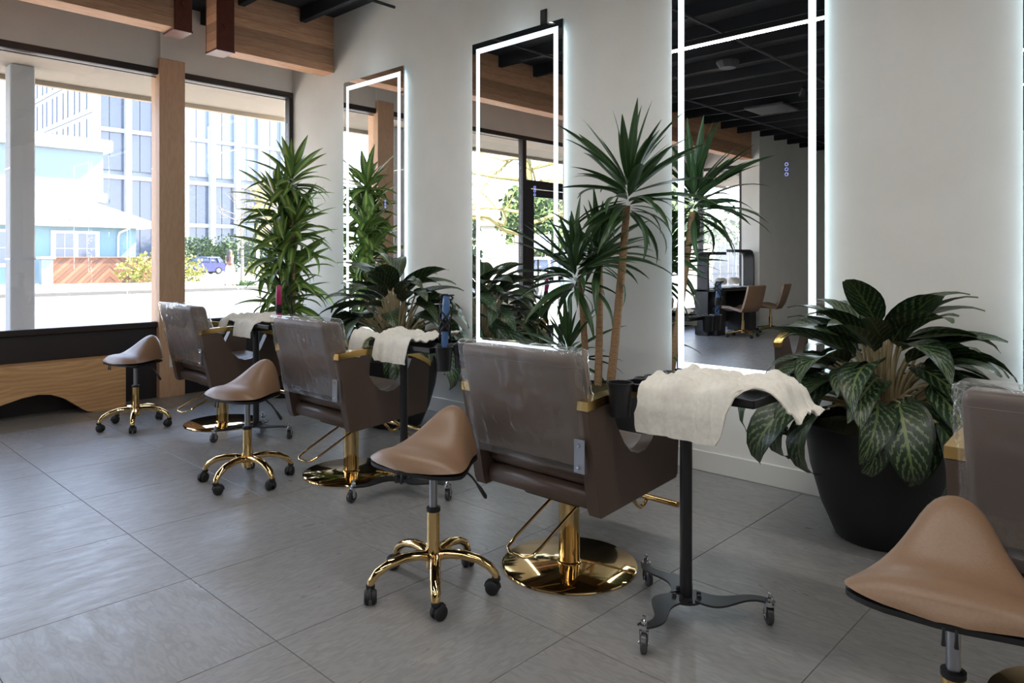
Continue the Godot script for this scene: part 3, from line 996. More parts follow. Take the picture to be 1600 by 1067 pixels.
func make_towel(seed_: int, z0: float, z1: float, x0: float, x1: float, hang: Callable, end_drop: float) -> ArrayMesh:
	# lies on the tray rim and hangs over the edge at x0 (and past z = 0.28 if longer)
	noise.seed = seed_
	noise.frequency = 1.0
	var g := []
	var nu := 44
	var nv := 40
	for i in nu + 1:
		var z := lerpf(z0, z1, float(i) / nu)
		var h: float = hang.call(float(i) / nu)
		var row := []
		var total := (x1 - x0) + h
		for j in nv + 1:
			var d := total * j / nv
			var flatlen := x1 - x0
			var p: Vector3
			var out := 0.0
			if h < 0.0:
				p = Vector3(x1 - d, 0.836, z)
			elif d < flatlen - 0.02:
				p = Vector3(x1 - d, 0.836, z)
			else:
				var e := d - (flatlen - 0.02)
				var a := minf(e / 0.03, PI / 2)
				out = clampf(e / 0.1, 0, 1)
				p = Vector3(x0 + 0.02 - sin(a) * 0.02 - 0.012 * out, 0.836 - (1 - cos(a)) * 0.02 - maxf(0.0, e - 0.047), z)
			var n1 := noise.get_noise_2d(p.x * 4.0 + seed_, z * 5.0)
			var n2 := noise.get_noise_2d(z * 16.0, seed_ * 3.0)
			p.y += (maxf(0.0, 0.3 + n1) * 0.05 + absf(noise.get_noise_2d(p.x * 9.0, z * 4.0 + p.x * 5.0)) * 0.022) * (1.0 - out)
			p.x -= out * (0.022 * n2 + 0.02)
			p.z += out * 0.015 * noise.get_noise_2d(p.y * 14.0, z * 6.0)
			if z > 0.275:
				var e := z - 0.275
				p.y -= e * end_drop
				p.z = 0.275 + e * 0.55
			row.append(p)
		g.append(row)
	var s := nb()
	sheet(s, g, 0.006)
	return fin(s, M.towel)

func build_trolleys() -> void:
	var spots := [[2.563, -5.004, 1.0, -0.15, "black tool trolley with a pink hot iron beside the first chair"], [2.504, -3.187, 1.0, -0.3, "black tool trolley with a blue hot iron beside the second chair"], [2.332, -1.331, -1.0, 0.0, "black tool trolley with one empty cup under a large rumpled towel"]]
	for i in 3:
		var p: Array = spots[i]
		var t := make_trolley(p[2], p[3])
		t.name = numbered("tool_trolley")
		add_child(t)
		t.position = Vector3(p[0], 0, p[1])
		tag(t, p[4], "trolley", "tool trolleys between the chairs")
		var tw: ArrayMesh
		if i == 2: tw = make_towel(31, -0.15, 0.46, -0.06, 0.31, func(u): return 0.175 if u < 0.5 else lerpf(0.175, -0.12, smoothstep(0.5, 0.72, u)), 0.55)
		elif i == 1: tw = make_towel(12, -0.42, 0.12, -0.05, 0.32, arm_hang, 0.3)
		else: tw = make_towel(57, -0.44, 0.1, -0.05, 0.30, arm_hang, 0.3)
		var o := MeshInstance3D.new()
		o.mesh = tw
		o.name = numbered("towel")
		add_child(o)
		o.position = t.position
		tag(o, ["white towel on the trolley with the pink hot iron", "white towel on the trolley with the blue hot iron", "large rumpled white terry towel draped over the trolley with the empty cup"][i], "towel", "towels on the trolleys")
		if i < 2:
			hot_iron(t.position + Vector3(0.0, 0.725, 0.335), rgb(86, 120, 170) if i == 1 else rgb(168, 40, 92), "blue hot iron wound in its black cord, in a trolley cup" if i == 1 else "pink hot iron with looped black cord, in a trolley cup", 40 + i, i == 1)

func hot_iron(at: Vector3, c: Color, label: String, sd: int, wound: bool) -> void:
	var t := thing("hot_iron", label, "hot iron", at, 0.3 * sd)
	t.rotation.x = 0.08
	var m := mat(c, 0.25)
	part("barrel", lathed([Vector2(0, 0), Vector2(0.012, 0), Vector2(0.014, 0.12), Vector2(0.019, 0.14), Vector2(0.02, 0.34), Vector2(0.016, 0.385), Vector2(0.008, 0.395), Vector2(0, 0.395)], m, 18), t)
	part("grip", lathed([Vector2(0.0205, 0.2), Vector2(0.022, 0.21), Vector2(0.022, 0.25), Vector2(0.0205, 0.26)], M.black, 18), t)
	var r := RandomNumberGenerator.new()
	r.seed = sd
	var pts := []
	if wound:
		for k in 60:
			var a := k * 0.62
			pts.append(Vector3(cos(a), 0, sin(a)) * (0.027 + 0.012 * r.randf()) + Vector3(0, 0.14 + 0.25 * absf(sin(k * 0.11)) + 0.01 * r.randf(), 0))
	else:
		for k in 24:
			var a := k * TAU / 24
			pts.append(Vector3(0.02 + 0.07 * sin(a * 0.5), 0.395 - 0.13 * (1.0 - cos(a)) * 0.8 + 0.09 * sin(a), 0.04 * sin(a)))
	var s := nb()
	tube(s, pts, 0.0045, 6)
	part("cord", fin(s, M.rubber), t)

# ------------------------------------------------------------------ plants
func leaf_mesh(length: float, width: float, droop: float, fold: float, m: Material, curl := 0.0) -> ArrayMesh:
	# blade starts at the origin, runs along +x and bends down; y is up
	var g := []
	var n := 9
	var ang := 0.0
	var pos := Vector2.ZERO
	for i in n + 1:
		var u := float(i) / n
		ang = -droop * u * u * 1.2
		if i > 0: pos += Vector2(cos(ang), sin(ang)) * length / n
		var w := width * pow(sin(PI * pow(u, 0.72) * 0.985 + 0.02), 0.85)
		var row := []
		for j in 5:
			var v := (j - 2) / 2.0
			var up := Vector2(-sin(ang), cos(ang)) * (absf(v) * w * fold + 0.04 * length * curl * sin(u * 9.0 + v))
			row.append(Vector3(pos.x + up.x, pos.y + up.y, v * w))
		g.append(row)
	var s := nb()
	s.set_smooth_group(1)
	for i in n:
		for j in 4:
			var u0 := Vector2(j / 4.0, float(i) / n)
			var u1 := Vector2((j + 1) / 4.0, float(i + 1) / n)
			quad(s, g[i][j], g[i][j + 1], g[i + 1][j + 1], g[i + 1][j], u0, Vector2(u1.x, u0.y), u1, Vector2(u0.x, u1.y))
	return fin(s, m)

func planter(t: Node3D, r: float, h: float) -> void:
	part("planter", lathed([Vector2(0, 0), Vector2(r * 0.56, 0), Vector2(r * 0.6, 0.01), Vector2(r * 0.78, h * 0.28), Vector2(r * 0.92, h * 0.6), Vector2(r * 0.99, h * 0.9), Vector2(r, h), Vector2(r * 0.96, h), Vector2(r * 0.95, h * 0.88), Vector2(0, h * 0.88)], M.pot, 48), t)
	var s := nb()
	var rings := []
	var rr := RandomNumberGenerator.new()
	rr.seed = int(r * 1000)
	for k in 5:
		var ring := PackedVector3Array()
		for i in 30:
			var a := TAU * i / 30
			ring.append(Vector3(cos(a), 0, sin(a)) * r * 0.95 * (1.0 - k * 0.24) + Vector3(0, h * 0.92 + 0.015 * k + 0.02 * rr.randf(), 0))
		rings.append(ring)
	loft(s, rings, false, true)
	part("moss", fin(s, M.moss), t)
	s = nb()
	for k in 160:
		var a := rr.randf() * TAU
		var p := Vector3(cos(a), 0, sin(a)) * r * rr.randf_range(0.6, 0.98) + Vector3(0, h * 0.93, 0)
		var q := p + Vector3(rr.randf_range(-0.03, 0.03), rr.randf_range(0.02, 0.06), rr.randf_range(-0.03, 0.03))
		tube(s, [p, (p + q) / 2 + Vector3(0.008, 0.008, 0), q], 0.0012, 3)
	var mo := part("moss_threads", fin(s, M.moss), t)
	mo.set_meta("kind", "stuff")

func aglaonema(at: Vector3, r: float, h: float, sd: int, n: int, reach: float, top: float, label: String) -> void:
	var t := thing("potted_aglaonema", label, "potted plant", at)
	planter(t, r, h)
	var rr := RandomNumberGenerator.new()
	rr.seed = sd
	var blades := []
	for d in [0.6, 1.1, 1.6, 2.1]: blades.append(leaf_mesh(0.41, 0.072, d, 0.28, M.agl, 0.25))
	for k in n:
		var a := k * 2.39996 + rr.randf_range(-0.3, 0.3)
		var f := (k + 0.5) / n
		var lift := lerpf(top - h, 0.16, pow(f, 0.85)) * rr.randf_range(0.88, 1.06) - 0.06
		var out := lerpf(0.04, reach * 0.62, f) * rr.randf_range(0.8, 1.15)
		var dir := Vector3(cos(a), 0, sin(a))
		var p0 := Vector3(0, h * 0.93, 0) + dir * r * 0.25 * rr.randf()
		var p2 := Vector3(0, h + lift, 0) + dir * out
		p2.x = minf(p2.x, XM - 0.2 - at.x)
		var p1 := p0.lerp(p2, 0.5) + Vector3(0, 0.1, 0) - dir * out * 0.2
		var s := nb()
		tube(s, bez(p0, p1, p2, 6), [0.012, 0.011, 0.010, 0.009, 0.008, 0.007, 0.006], 7)
		part("stem", fin(s, M.petiole), t)
		var d := clampi(int(f * 3.2 + rr.randf_range(-0.4, 0.9)), 0, 3)
		var pitch := lerpf(0.7, -0.6, f) + rr.randf_range(-0.25, 0.25)
		var ldir := dir
		if at.x + p2.x + dir.x * 0.45 > XM - 0.06: ldir = Vector3(minf(dir.x * 0.2, (XM - 0.12 - at.x - p2.x) * 2.0), 0, signf(dir.z + 0.001) * 0.9).normalized()
		var yaw := atan2(-ldir.z, ldir.x) + rr.randf_range(-0.25, 0.25)
		var sc := rr.randf_range(0.8, 1.15)
		var b := Basis(Vector3.UP, yaw) * Basis(Vector3.BACK, pitch) * Basis(Vector3.RIGHT, rr.randf_range(-0.4, 0.4))
		part("leaf", blades[d], t, Transform3D(b.scaled_local(Vector3(sc, sc, sc * rr.randf_range(0.9, 1.2))), p2))

func rosette(t: Node3D, c: Vector3, n: int, blades: Array, rr: RandomNumberGenerator, size: float, spread: float, wall: float) -> void:
	for k in n:
		var f := (k + 0.5) / n
		var a := k * 2.39996 + rr.randf_range(-0.5, 0.5)
		var pitch := lerpf(1.35, -0.4, pow(f, 0.8)) + rr.randf_range(-0.32, 0.32)
		var d := clampi(int(f * blades.size()), 0, blades.size() - 1)
		var dir := Vector3(cos(a), 0, sin(a))
		var sc := size * rr.randf_range(0.65, 1.2) * (0.75 + 0.25 * sin(PI * f))
		if c.x + dir.x * cos(pitch) * sc > wall: dir = Vector3(dir.x * 0.3, 0, signf(dir.z + 0.001)).normalized()
		if c.x + dir.x * cos(pitch) * sc > wall: pitch = acos(clampf((wall - c.x) / (sc * absf(dir.x) + 0.001), 0.0, 1.0))
		var b := Basis(Vector3.UP, atan2(-dir.z, dir.x)) * Basis(Vector3.BACK, pitch) * Basis(Vector3.RIGHT, rr.randf_range(-0.5, 0.5))
		var o := part("leaf", blades[d], t, Transform3D(b.scaled_local(Vector3.ONE * sc), c - Vector3(0, spread * f, 0) + dir * 0.015))
		o.name = "leaf" if not t.has_node("leaf") else o.name

func dracaena(at: Vector3, r: float, h: float, canes: Array, heads: Array, size: float, wid: float, m: Material, sd: int, label: String) -> void:
	var t := thing("potted_dracaena", label, "potted plant", at)
	planter(t, r, h)
	var rr := RandomNumberGenerator.new()
	rr.seed = sd
	for c in canes:
		var s := nb()
		var pts := bez(c[0], c[0].lerp(c[1], 0.5) + Vector3(rr.randf_range(-0.02, 0.02), 0, rr.randf_range(-0.02, 0.02)), c[1], 22)
		var rad := []
		for i in pts.size(): rad.append(c[2] * (1.0 + 0.07 * (i % 2)) * (1.0 - 0.25 * i / pts.size()))
		tube(s, pts, rad, 10)
		part("cane", fin(s, M.cane), t)
	var blades := []
	for d in [0.1, 0.3, 0.6, 1.0]: blades.append(leaf_mesh(1.0, wid, d, 0.35, m))
	for hd in heads: rosette(t, hd[0], hd[1], blades, rr, size * hd[2], hd[3], XM - 0.06 - at.x)

func build_plants() -> void:
	aglaonema(Vector3(3.64, 0, -1.05), 0.34, 0.53, 3, 95, 0.70, 1.05, "broad-leaved patterned plant in a large round black planter between the third and fourth mirrors")
	aglaonema(Vector3(3.5, 0, -4.56), 0.34, 0.53, 8, 84, 0.80, 1.22, "broad-leaved patterned plant growing between the first and second mirrors")
	var p3 := Vector3(3.62, 0, -2.66)
	dracaena(p3, 0.3, 0.5, [
		[Vector3(0.02, 0.44, 0.05), Vector3(-0.02, 1.62, 0.21), 0.027], [Vector3(-0.03, 0.44, 0.0), Vector3(0.02, 1.28, -0.02), 0.024],
		[Vector3(-0.06, 0.44, -0.06), Vector3(-0.08, 1.18, -0.1), 0.022], [Vector3(-0.08, 0.44, -0.12), Vector3(-0.1, 0.68, -0.17), 0.02]], [
		[Vector3(-0.02, 1.8, 0.22), 66, 1.0, 0.24], [Vector3(0.02, 1.4, -0.02), 40, 0.85, 0.16], [Vector3(-0.1, 1.3, -0.12), 52, 0.95, 0.2], [Vector3(-0.1, 0.8, -0.18), 40, 0.7, 0.2]],
		0.5, 0.058, M.drac, 5, "tall dark cane plant with three brown trunks between the second and third mirrors")
	var p1 := Vector3(3.54, 0, -6.3)
	dracaena(p1, 0.3, 0.5, [
		[Vector3(0.03, 0.44, 0.05), Vector3(0.02, 1.95, 0.06), 0.02], [Vector3(-0.05, 0.44, -0.02), Vector3(-0.06, 1.6, -0.05), 0.018], [Vector3(0.0, 0.44, -0.06), Vector3(0.04, 1.3, -0.02), 0.016]], [
		[Vector3(0.02, 2.14, 0.06), 40, 0.9, 0.2], [Vector3(-0.06, 1.92, -0.06), 44, 1.0, 0.24], [Vector3(0.04, 1.7, 0.05), 44, 1.1, 0.26], [Vector3(-0.05, 1.48, 0.0), 44, 1.15, 0.26], [Vector3(0.03, 1.25, -0.02), 42, 1.1, 0.26], [Vector3(-0.03, 1.02, 0.02), 36, 1.0, 0.24], [Vector3(0.0, 0.84, 0.0), 22, 0.8, 0.16]],
		0.46, 0.10, M.drac_light, 6, "tall striped green cane plant in the window corner")

# ------------------------------------------------------------------ bench
func build_bench() -> void:
	var xs := [[2.27, 0], [2.02, 0], [1.97, 0.012], [1.93, 0.04], [1.87, 0.09], [1.8, 0.145], [1.7, 0.19], [1.61, 0.202], [1.5, 0.188], [1.36, 0.15], [1.25, 0.125], [1.16, 0.118], [1.07, 0.125], [0.96, 0.15], [0.82, 0.188], [0.71, 0.202], [0.62, 0.19], [0.52, 0.145], [0.45, 0.09], [0.39, 0.04], [0.35, 0.012], [0.30, 0], [0.05, 0]]
	var poly := PackedVector2Array()
	for p in xs: poly.append(Vector2(p[0] - 1.16, p[1]))
	poly.append(Vector2(0.05 - 1.16, 0.44))
	poly.append(Vector2(2.27 - 1.16, 0.44))
	var s := nb()
	prism(s, poly, -0.13, 0.13)
	var o := MeshInstance3D.new()
	o.mesh = fin(s, M.bench)
	o.name = numbered("wooden_bench")
	add_child(o)
	o.position = Vector3(1.16, 0, -6.92)
	tag(o, "solid light wood bench with wavy carved underside under the window", "bench")

# ------------------------------------------------------------------ manicure place seen in the mirror
func build_nail_station() -> void:
	var t := thing("manicure_table", "black manicure table with two arched lamp posts by the far window", "table", Vector3(-3.98, 0, -6.02))
	part("table_top", box(Vector3(0, 0.765, 0), Vector3(1.74, 0.04, 0.46), M.black, 0.005), t)
	for sg in [-1.0, 1.0]: part("side_panel", box(Vector3(sg * 0.6, 0.37, 0), Vector3(0.3, 0.74, 0.42), M.black, 0.006), t)
	part("back_panel", box(Vector3(0, 0.45, -0.2), Vector3(0.9, 0.58, 0.02), M.black, 0.003), t)
	for sg in [-1.0, 1.0]:
		var s := nb()
		var path := [Vector3(sg * 0.87, 0.0, 0), Vector3(sg * 0.87, 1.28, 0), Vector3(sg * 0.855, 1.36, 0), Vector3(sg * 0.81, 1.41, 0), Vector3(sg * 0.73, 1.425, 0), Vector3(sg * 0.2, 1.425, 0)]
		var g := []
		for p in path: g.append([p + Vector3(0, 0, -0.1), p + Vector3(0, 0, 0.1)])
		sheet(s, g, 0.05)
		var lp := part("lamp_post", fin(s, M.black), t)
		part("lamp_light", box(Vector3(sg * 0.45, 1.39, 0), Vector3(0.3, 0.006, 0.1), M.base_white), lp)
	var cloth := MeshInstance3D.new()
	cloth.name = numbered("hand_towel")
	var st := nb()
	var g2 := []
	for i in 13:
		var row := []
		for j in 9: row.append(Vector3(-0.6 + 0.1 * i, 0.80 + 0.006 * sin(i * 1.7 + j), -0.2 + 0.05 * j))
		g2.append(row)
	sheet(st, g2, 0.008)
	cloth.mesh = fin(st, M.towel)
	add_child(cloth)
	cloth.position = Vector3(-3.98, 0, -6.02)
	tag(cloth, "white hand towel spread on the black manicure table", "towel")
	for x in [-0.28, 0.22]:
		st = nb()
		var rings := []
		for k in 9:
			var a := -PI / 2 + PI * k / 8.0
			var ring := PackedVector3Array()
			for i in 14: ring.append(Vector3(x + cos(a) * cos(TAU * i / 14) * 0.16, 0.91 + sin(a) * 0.055 + 0.03 * cos(a) * cos(TAU * i / 7), cos(a) * sin(TAU * i / 14) * 0.1))
			rings.append(ring)
		loft(st, rings)
		var o := MeshInstance3D.new()
		o.name = numbered("hand_pillow")
		o.mesh = fin(st, M.towel)
		add_child(o)
		o.position = Vector3(-3.98, 0, -6.02)
		tag(o, "small white hand pillow on the black manicure table", "pillow", "hand pillows on the manicure table")
	for p in [[-3.4, -5.44, 0.2, "beige shell swivel chair with gold base at the manicure table, toward the door"], [-4.5, -5.44, -0.15, "beige shell swivel chair with gold base at the manicure table, by the white wall"]]:
		var c := thing("swivel_chair", p[3], "chair", Vector3(p[0], 0, p[1]), p[2] + PI / 2, "swivel chairs at the manicure table")
		var s := nb()
		var g := []
		for i in 15:
			var u := i / 14.0
			var row := []
			for j in 11:
				var v := (j - 5) / 5.0
				var x := 0.0
				var y := 0.0
				if u < 0.5:
					x = 0.24 - 0.9 * u * 0.5 * 2 * 0.45
					y = 0.47 + 0.05 * v * v
				else:
					var e := (u - 0.5) * 2
					x = -0.165 - 0.10 * e - 0.04 * sin(e * PI / 2)
					y = 0.47 + 0.4 * e
				var w := 0.235 - 0.02 * u
				row.append(Vector3(x + 0.05 * v * v * u, y, v * w))
			g.append(row)
		sheet(s, g, 0.045)
		part("shell_seat", fin(s, M.stool_leather), c)
		part("gas_rod", lathed([Vector2(0.03, 0.07), Vector2(0.03, 0.28), Vector2(0.018, 0.28), Vector2(0.018, 0.43), Vector2(0.07, 0.44), Vector2(0, 0.44)], M.gold, 18), c)
		for k in 4:
			var b := Basis(Vector3.UP, TAU * k / 4 + 0.4)
			s = nb()
			tube(s, [Vector3(0.02, 0.11, 0), Vector3(0.28, 0.075, 0)], [0.02, 0.012], 8)
			part("leg", fin(s, M.gold), c, Transform3D(b, Vector3.ZERO))
			s = nb()
			lathe(s, [Vector2(0, 0.02), Vector2(0.028, 0.016), Vector2(0.03, 0), Vector2(0.028, -0.016), Vector2(0, -0.02)], 14, Transform3D(Basis(Vector3.RIGHT, PI / 2), Vector3(0.28, 0.03, 0)))
			part("caster", fin(s, M.rubber), c, Transform3D(b, Vector3.ZERO))

# ------------------------------------------------------------------ street outside
func foliage(s: SurfaceTool, c: Vector3, r: Vector3, n: int, size: float, rr: RandomNumberGenerator) -> void:
	for k in n:
		var d := Vector3(rr.randfn(), rr.randfn(), rr.randfn()).normalized()
		var p := c + d * r * pow(rr.randf(), 0.4)
		var b := Basis(Quaternion(Vector3(rr.randfn(), rr.randfn(), rr.randfn()).normalized(), rr.randf() * TAU)) * size * rr.randf_range(0.6, 1.3)
		quad(s, p, p + b * Vector3(0.5, 0.35, 0.1), p + b * Vector3(1, 0, 0), p + b * Vector3(0.5, -0.35, 0.1))

func branch(s: SurfaceTool, p: Vector3, d: Vector3, ln: float, r: float, depth: int, rr: RandomNumberGenerator, tips: Array, spread := 0.55) -> void:
	var mid := p + d * ln * 0.5 + Vector3(rr.randfn(), rr.randfn(), rr.randfn()) * ln * 0.05
	var e := mid + (d + Vector3(rr.randfn(), rr.randfn() * 0.5 + 0.15, rr.randfn()) * 0.2).normalized() * ln * 0.5
	tube(s, [p, mid, e], [r, r * 0.85, r * 0.66], 6 if depth > 1 else 4)
	tips.append(e)
	if depth <= 0: return
	for k in (3 if depth > 1 else 4):
		var nd := (d + Vector3(rr.randfn(), rr.randfn() * 0.6, rr.randfn()) * spread).normalized()
		branch(s, p.lerp(e, rr.randf_range(0.45, 1.0)), nd, ln * rr.randf_range(0.55, 0.8), r * 0.55, depth - 1, rr, tips, spread)

func build_outside() -> void:
	var concrete := tri_mat(noise_tex(0.02, [rgb(122, 121, 118), rgb(138, 137, 133)], 256), Vector3(0.3, 0.3, 0.3), 0.9)
	var asphalt := tri_mat(noise_tex(0.05, [rgb(104, 104, 104), rgb(120, 119, 118)], 256), Vector3(0.4, 0.4, 0.4), 0.9)
	struct("road", lim(-90, 120, -0.4, -0.1, -31, -12.5, asphalt))
	struct("pavement_near", lim(-90, 120, -0.4, -0.02, -12.5, ZW - 0.15, tri_mat(noise_tex(0.02, [rgb(178, 172, 162), rgb(190, 184, 174)], 256), Vector3(0.3, 0.3, 0.3), 0.9)))
	struct("pavement", lim(-90, 120, -0.4, 0.03, -120, -31.2, concrete))
	struct("kerb", lim(-90, 120, -0.4, 0.05, -31.2, -31, mat(rgb(98, 96, 92), 0.9), 0.02))
	# canopy over the shop window, carried by a concrete post
	var soffit := mat(rgb(126, 118, 108), 0.8)
	var can := thing("canopy", "", "", Vector3.ZERO, 0, "", "structure")
	part("soffit", lim(-9, 9, 3.13, 3.5, -8.55, ZW - 0.15, soffit), can)
	part("fascia", lim(-9, 9, 3.08, 3.6, -8.62, -8.55, mat(rgb(150, 136, 116), 0.7)), can)
	var post_mat := tri_mat(noise_tex(0.3, [rgb(146, 148, 151), rgb(182, 184, 186)], 256, 2), Vector3(2, 2, 2), 0.9)
	var cp := thing("canopy_post", "grey speckled concrete post standing outside the window", "post", Vector3(1.775, -0.1, -8.1))
	part("shaft", box(Vector3(0, 1.615, 0), Vector3(0.2, 3.23, 0.2), post_mat, 0.01), cp)
	var s := nb()
	for y in [1.4, 2.25]: bx(s, Vector3(0, y, 0), Vector3(0.206, 0.012, 0.206))
	part("strap", fin(s, M.steel), cp)
	build_office()
	build_house()
	# hedge, shrubs, trees
	var rr := RandomNumberGenerator.new()
	rr.seed = 21
	var green := mat(rgb(74, 96, 56), 0.8)
	var dark_green := mat(rgb(58, 78, 48), 0.8)
	var yellow := mat(rgb(138, 138, 66), 0.8)
	var bark := mat(rgb(132, 122, 110), 0.9)
	s = nb()
	for k in 26: foliage(s, Vector3(26 + k * 0.75, 1.7, -66.5 + 0.4 * sin(k * 2.1)), Vector3(0.8, 1.9, 0.8), 190, 0.34, rr)
	part("foliage", fin(s, dark_green), thing("hedge", "tall clipped green hedge behind the blue car", "hedge", Vector3.ZERO))
	for p in [[14.6, 0.75, -41.0, 1.5, 0.85, 380, "rounded yellow-green shrub before the diagonal board fence"], [17.3, 0.7, -41.6, 0.8, 0.8, 260, "looser yellow-green shrub at the fence end"], [24.6, 0.6, -47.0, 1.4, 0.6, 300, "low yellow flowering shrub beside the white post"]]:
		s = nb()
		foliage(s, Vector3.ZERO, Vector3(p[3], p[4], 0.8), p[5], 0.22, rr)
		var sh := thing("shrub", p[6], "shrub", Vector3(p[0], p[1], p[2]))
		part("foliage", fin(s, yellow), sh)
	for p in [[16.55, -33.75, 1.9, 3, "bare pale young street tree beside the walking person"], [21.0, -38.5, 2.1, 3, "bare pale street tree farther along the pavement"]]:
		var tr := thing("bare_tree", p[4], "tree", Vector3(p[0], 0.0, p[1]))
		s = nb()
		tube(s, [Vector3.ZERO, Vector3(0.03, 1.2, 0), Vector3(0.0, 2.4, 0.04)], [0.09, 0.075, 0.06], 8)
		part("trunk", fin(s, bark), tr)
		s = nb()
		var tips := []
		branch(s, Vector3(0, 2.3, 0.04), Vector3.UP, 1.7, 0.05, 3, rr, tips, 0.5)
		for k in 3: branch(s, Vector3(0, 2.0 + 0.3 * k, 0), Vector3(cos(k * 2.2), 1.1, sin(k * 2.2)).normalized(), 1.4, 0.035, 2, rr, tips, 0.5)
		part("branches", fin(s, bark), tr)
	var grass := thing("grass_tuft", "small green grass tuft at the foot of the bare tree", "grass", Vector3(16.3, 0.03, -32.95), 0, "", "stuff")
	s = nb()
	foliage(s, Vector3(0, 0.06, 0), Vector3(0.6, 0.1, 0.3), 120, 0.2, rr)
	part("blades", fin(s, green), grass)
	for p in [[27.0, -47.0, 6.2, 1.7, "pale yellow blossoming tree near the window corner"], [30.5, -52.0, 5.4, 1.9, "pale yellow blossoming tree farther behind"]]:
		var tr := thing("blossom_tree", p[4], "tree", Vector3(p[0], 0, p[1]))
		s = nb()
		var tips := []
		branch(s, Vector3.ZERO, Vector3.UP, 3.0, 0.12, 2, rr, tips)
		part("trunk", fin(s, bark), tr)
		s = nb()
		for k in 7: foliage(s, Vector3(rr.randfn() * 0.9, p[2] - 2.6 + k * 0.5, rr.randfn() * 0.8), Vector3(p[3] * 0.7, 0.9, p[3] * 0.7), 260, 0.28, rr)
		part("blossom", fin(s, mat(rgb(176, 164, 108), 0.8)), tr)
	# mossy tree and greenery that the mirrors show
	var moss_bark := tri_mat(noise_tex(0.06, [rgb(108, 96, 82), rgb(136, 132, 78), rgb(120, 106, 90)], 256), Vector3(1.5, 1.5, 1.5), 0.95)
	var mt := thing("mossy_tree", "old bare tree with mossy spreading limbs, seen in the second mirror", "tree", Vector3(-5.5, -0.02, -12.2))
	s = nb()
	tube(s, [Vector3.ZERO, Vector3(0.06, 1.4, 0), Vector3(-0.04, 2.8, 0.05), Vector3(0.05, 4.4, 0)], [0.2, 0.16, 0.14, 0.1], 10)
	part("trunk", fin(s, moss_bark), mt)
	s = nb()
	var tp := []
	for k in 9:
		var a := k * 2.4
		branch(s, Vector3(0, 1.9 + 0.28 * k, 0), Vector3(cos(a), 0.12, sin(a)).normalized(), 1.7, 0.055, 2, rr, tp, 0.42)
	part("limbs", fin(s, moss_bark), mt)
	for p in [[-17, -22, 4.0, 0], [-13, -24, 3.2, 1], [-27, -20, 5.0, 0], [-26, -14, 4.6, 1], [-15, -14.5, 3.0, 0], [-19, -9.5, 3.4, 1], [-9, -30, 4.2, 0], [-30, -26, 6.0, 1], [-4, -38, 5.0, 0]]:
		var tr := thing("leafy_tree", "green leafy tree across the side street, seen in the mirrors", "tree", Vector3(p[0], 0, p[1]), 0, "trees seen in the mirrors")
		s = nb()
		tube(s, [Vector3.ZERO, Vector3(0, p[2] * 0.5, 0)], [0.18, 0.12], 7)
		part("trunk", fin(s, bark), tr)
		s = nb()
		for k in 6: foliage(s, Vector3(rr.randfn() * 0.7, p[2] * (0.45 + 0.1 * k), rr.randfn() * 0.7), Vector3(p[2] * 0.36, p[2] * 0.22, p[2] * 0.36), 300, 0.34, rr)
		part("foliage", fin(s, [green, dark_green][p[3]]), tr)
	var sb := thing("street_sign", "white and blue board sign on a grey post, seen in the second mirror", "sign", Vector3(-14.2, 0, -19.6), 0.75)
	part("post", box(Vector3(0.75, 1.2, 0), Vector3(0.18, 2.4, 0.18), concrete, 0.01), sb)
	var bd := part("board", box(Vector3(0, 2.0, 0), Vector3(1.3, 0.62, 0.08), mat(rgb(236, 238, 240), 0.6), 0.01), sb)
	for y in [1.79, 2.02, 2.2]: part("printed_band", box(Vector3(0, y, 0.042), Vector3(1.15, 0.11, 0.006), mat(rgb(112, 128, 190), 0.6)), bd)
	var gh := thing("gable_house", "low white gabled house across the side street, seen in the second mirror", "house", Vector3(-21, 0, -27), 0.75)
	part("wall", box(Vector3(0, 1.5, 0), Vector3(9, 3, 5), mat(rgb(214, 208, 198), 0.8)), gh)
	s = nb()
	prism(s, PackedVector2Array([Vector2(-4.8, 3), Vector2(4.8, 3), Vector2(0, 5)]), -2.7, 2.7)
	part("roof", fin(s, mat(rgb(160, 152, 146), 0.8)), gh)
	part("window", box(Vector3(1.5, 1.7, 2.52), Vector3(0.7, 0.7, 0.06), M.office_pane), gh)
	var gs := thing("board_screen", "grey upright board screen outside the corner window", "screen", Vector3(-9.6, -0.02, -8.8), 1.0)
	for k in 14: part("board", box(Vector3(-1.3 + 0.2 * k, 0.85, 0), Vector3(0.19, 1.7, 0.03), mat(rgb(150, 150, 152), 0.8), 0.004), gs)
	# cars, post, person
	car(Vector3(26.3, 0.03, -60.9), 0.0, rgb(36, 40, 110), "small dark blue hatchback parked before the hedge")
	car(Vector3(-12.6, -0.1, -17.0), 0.75, rgb(206, 210, 216), "silver hatchback parked at the side street, seen in the second mirror")
	car(Vector3(-10.6, -0.1, -13.6), 1.0, rgb(120, 140, 178), "pale blue hatchback outside the corner window")
	var wp := thing("white_post", "slim white post on the far pavement near the yellow shrub", "post", Vector3(23.8, 0, -46.2))
	part("shaft", box(Vector3(0, 1.15, 0), Vector3(0.16, 2.3, 0.16), mat(rgb(226, 224, 218), 0.7), 0.01), wp)
	part("cap", box(Vector3(0, 2.32, 0), Vector3(0.2, 0.05, 0.2), mat(rgb(206, 204, 198), 0.7), 0.01), wp)
	var rp := thing("striped_pole", "tall red and white striped pole by the blue house", "pole", Vector3(17.6, 0, -47.5))
	for k in 12: part("band", lathed([Vector2(0.09, k * 0.6), Vector2(0.09, k * 0.6 + 0.6)], mat(rgb(206, 90, 86) if k % 2 else rgb(236, 232, 228), 0.6), 10), rp)
	person(Vector3(15.35, 0.03, -32.5))

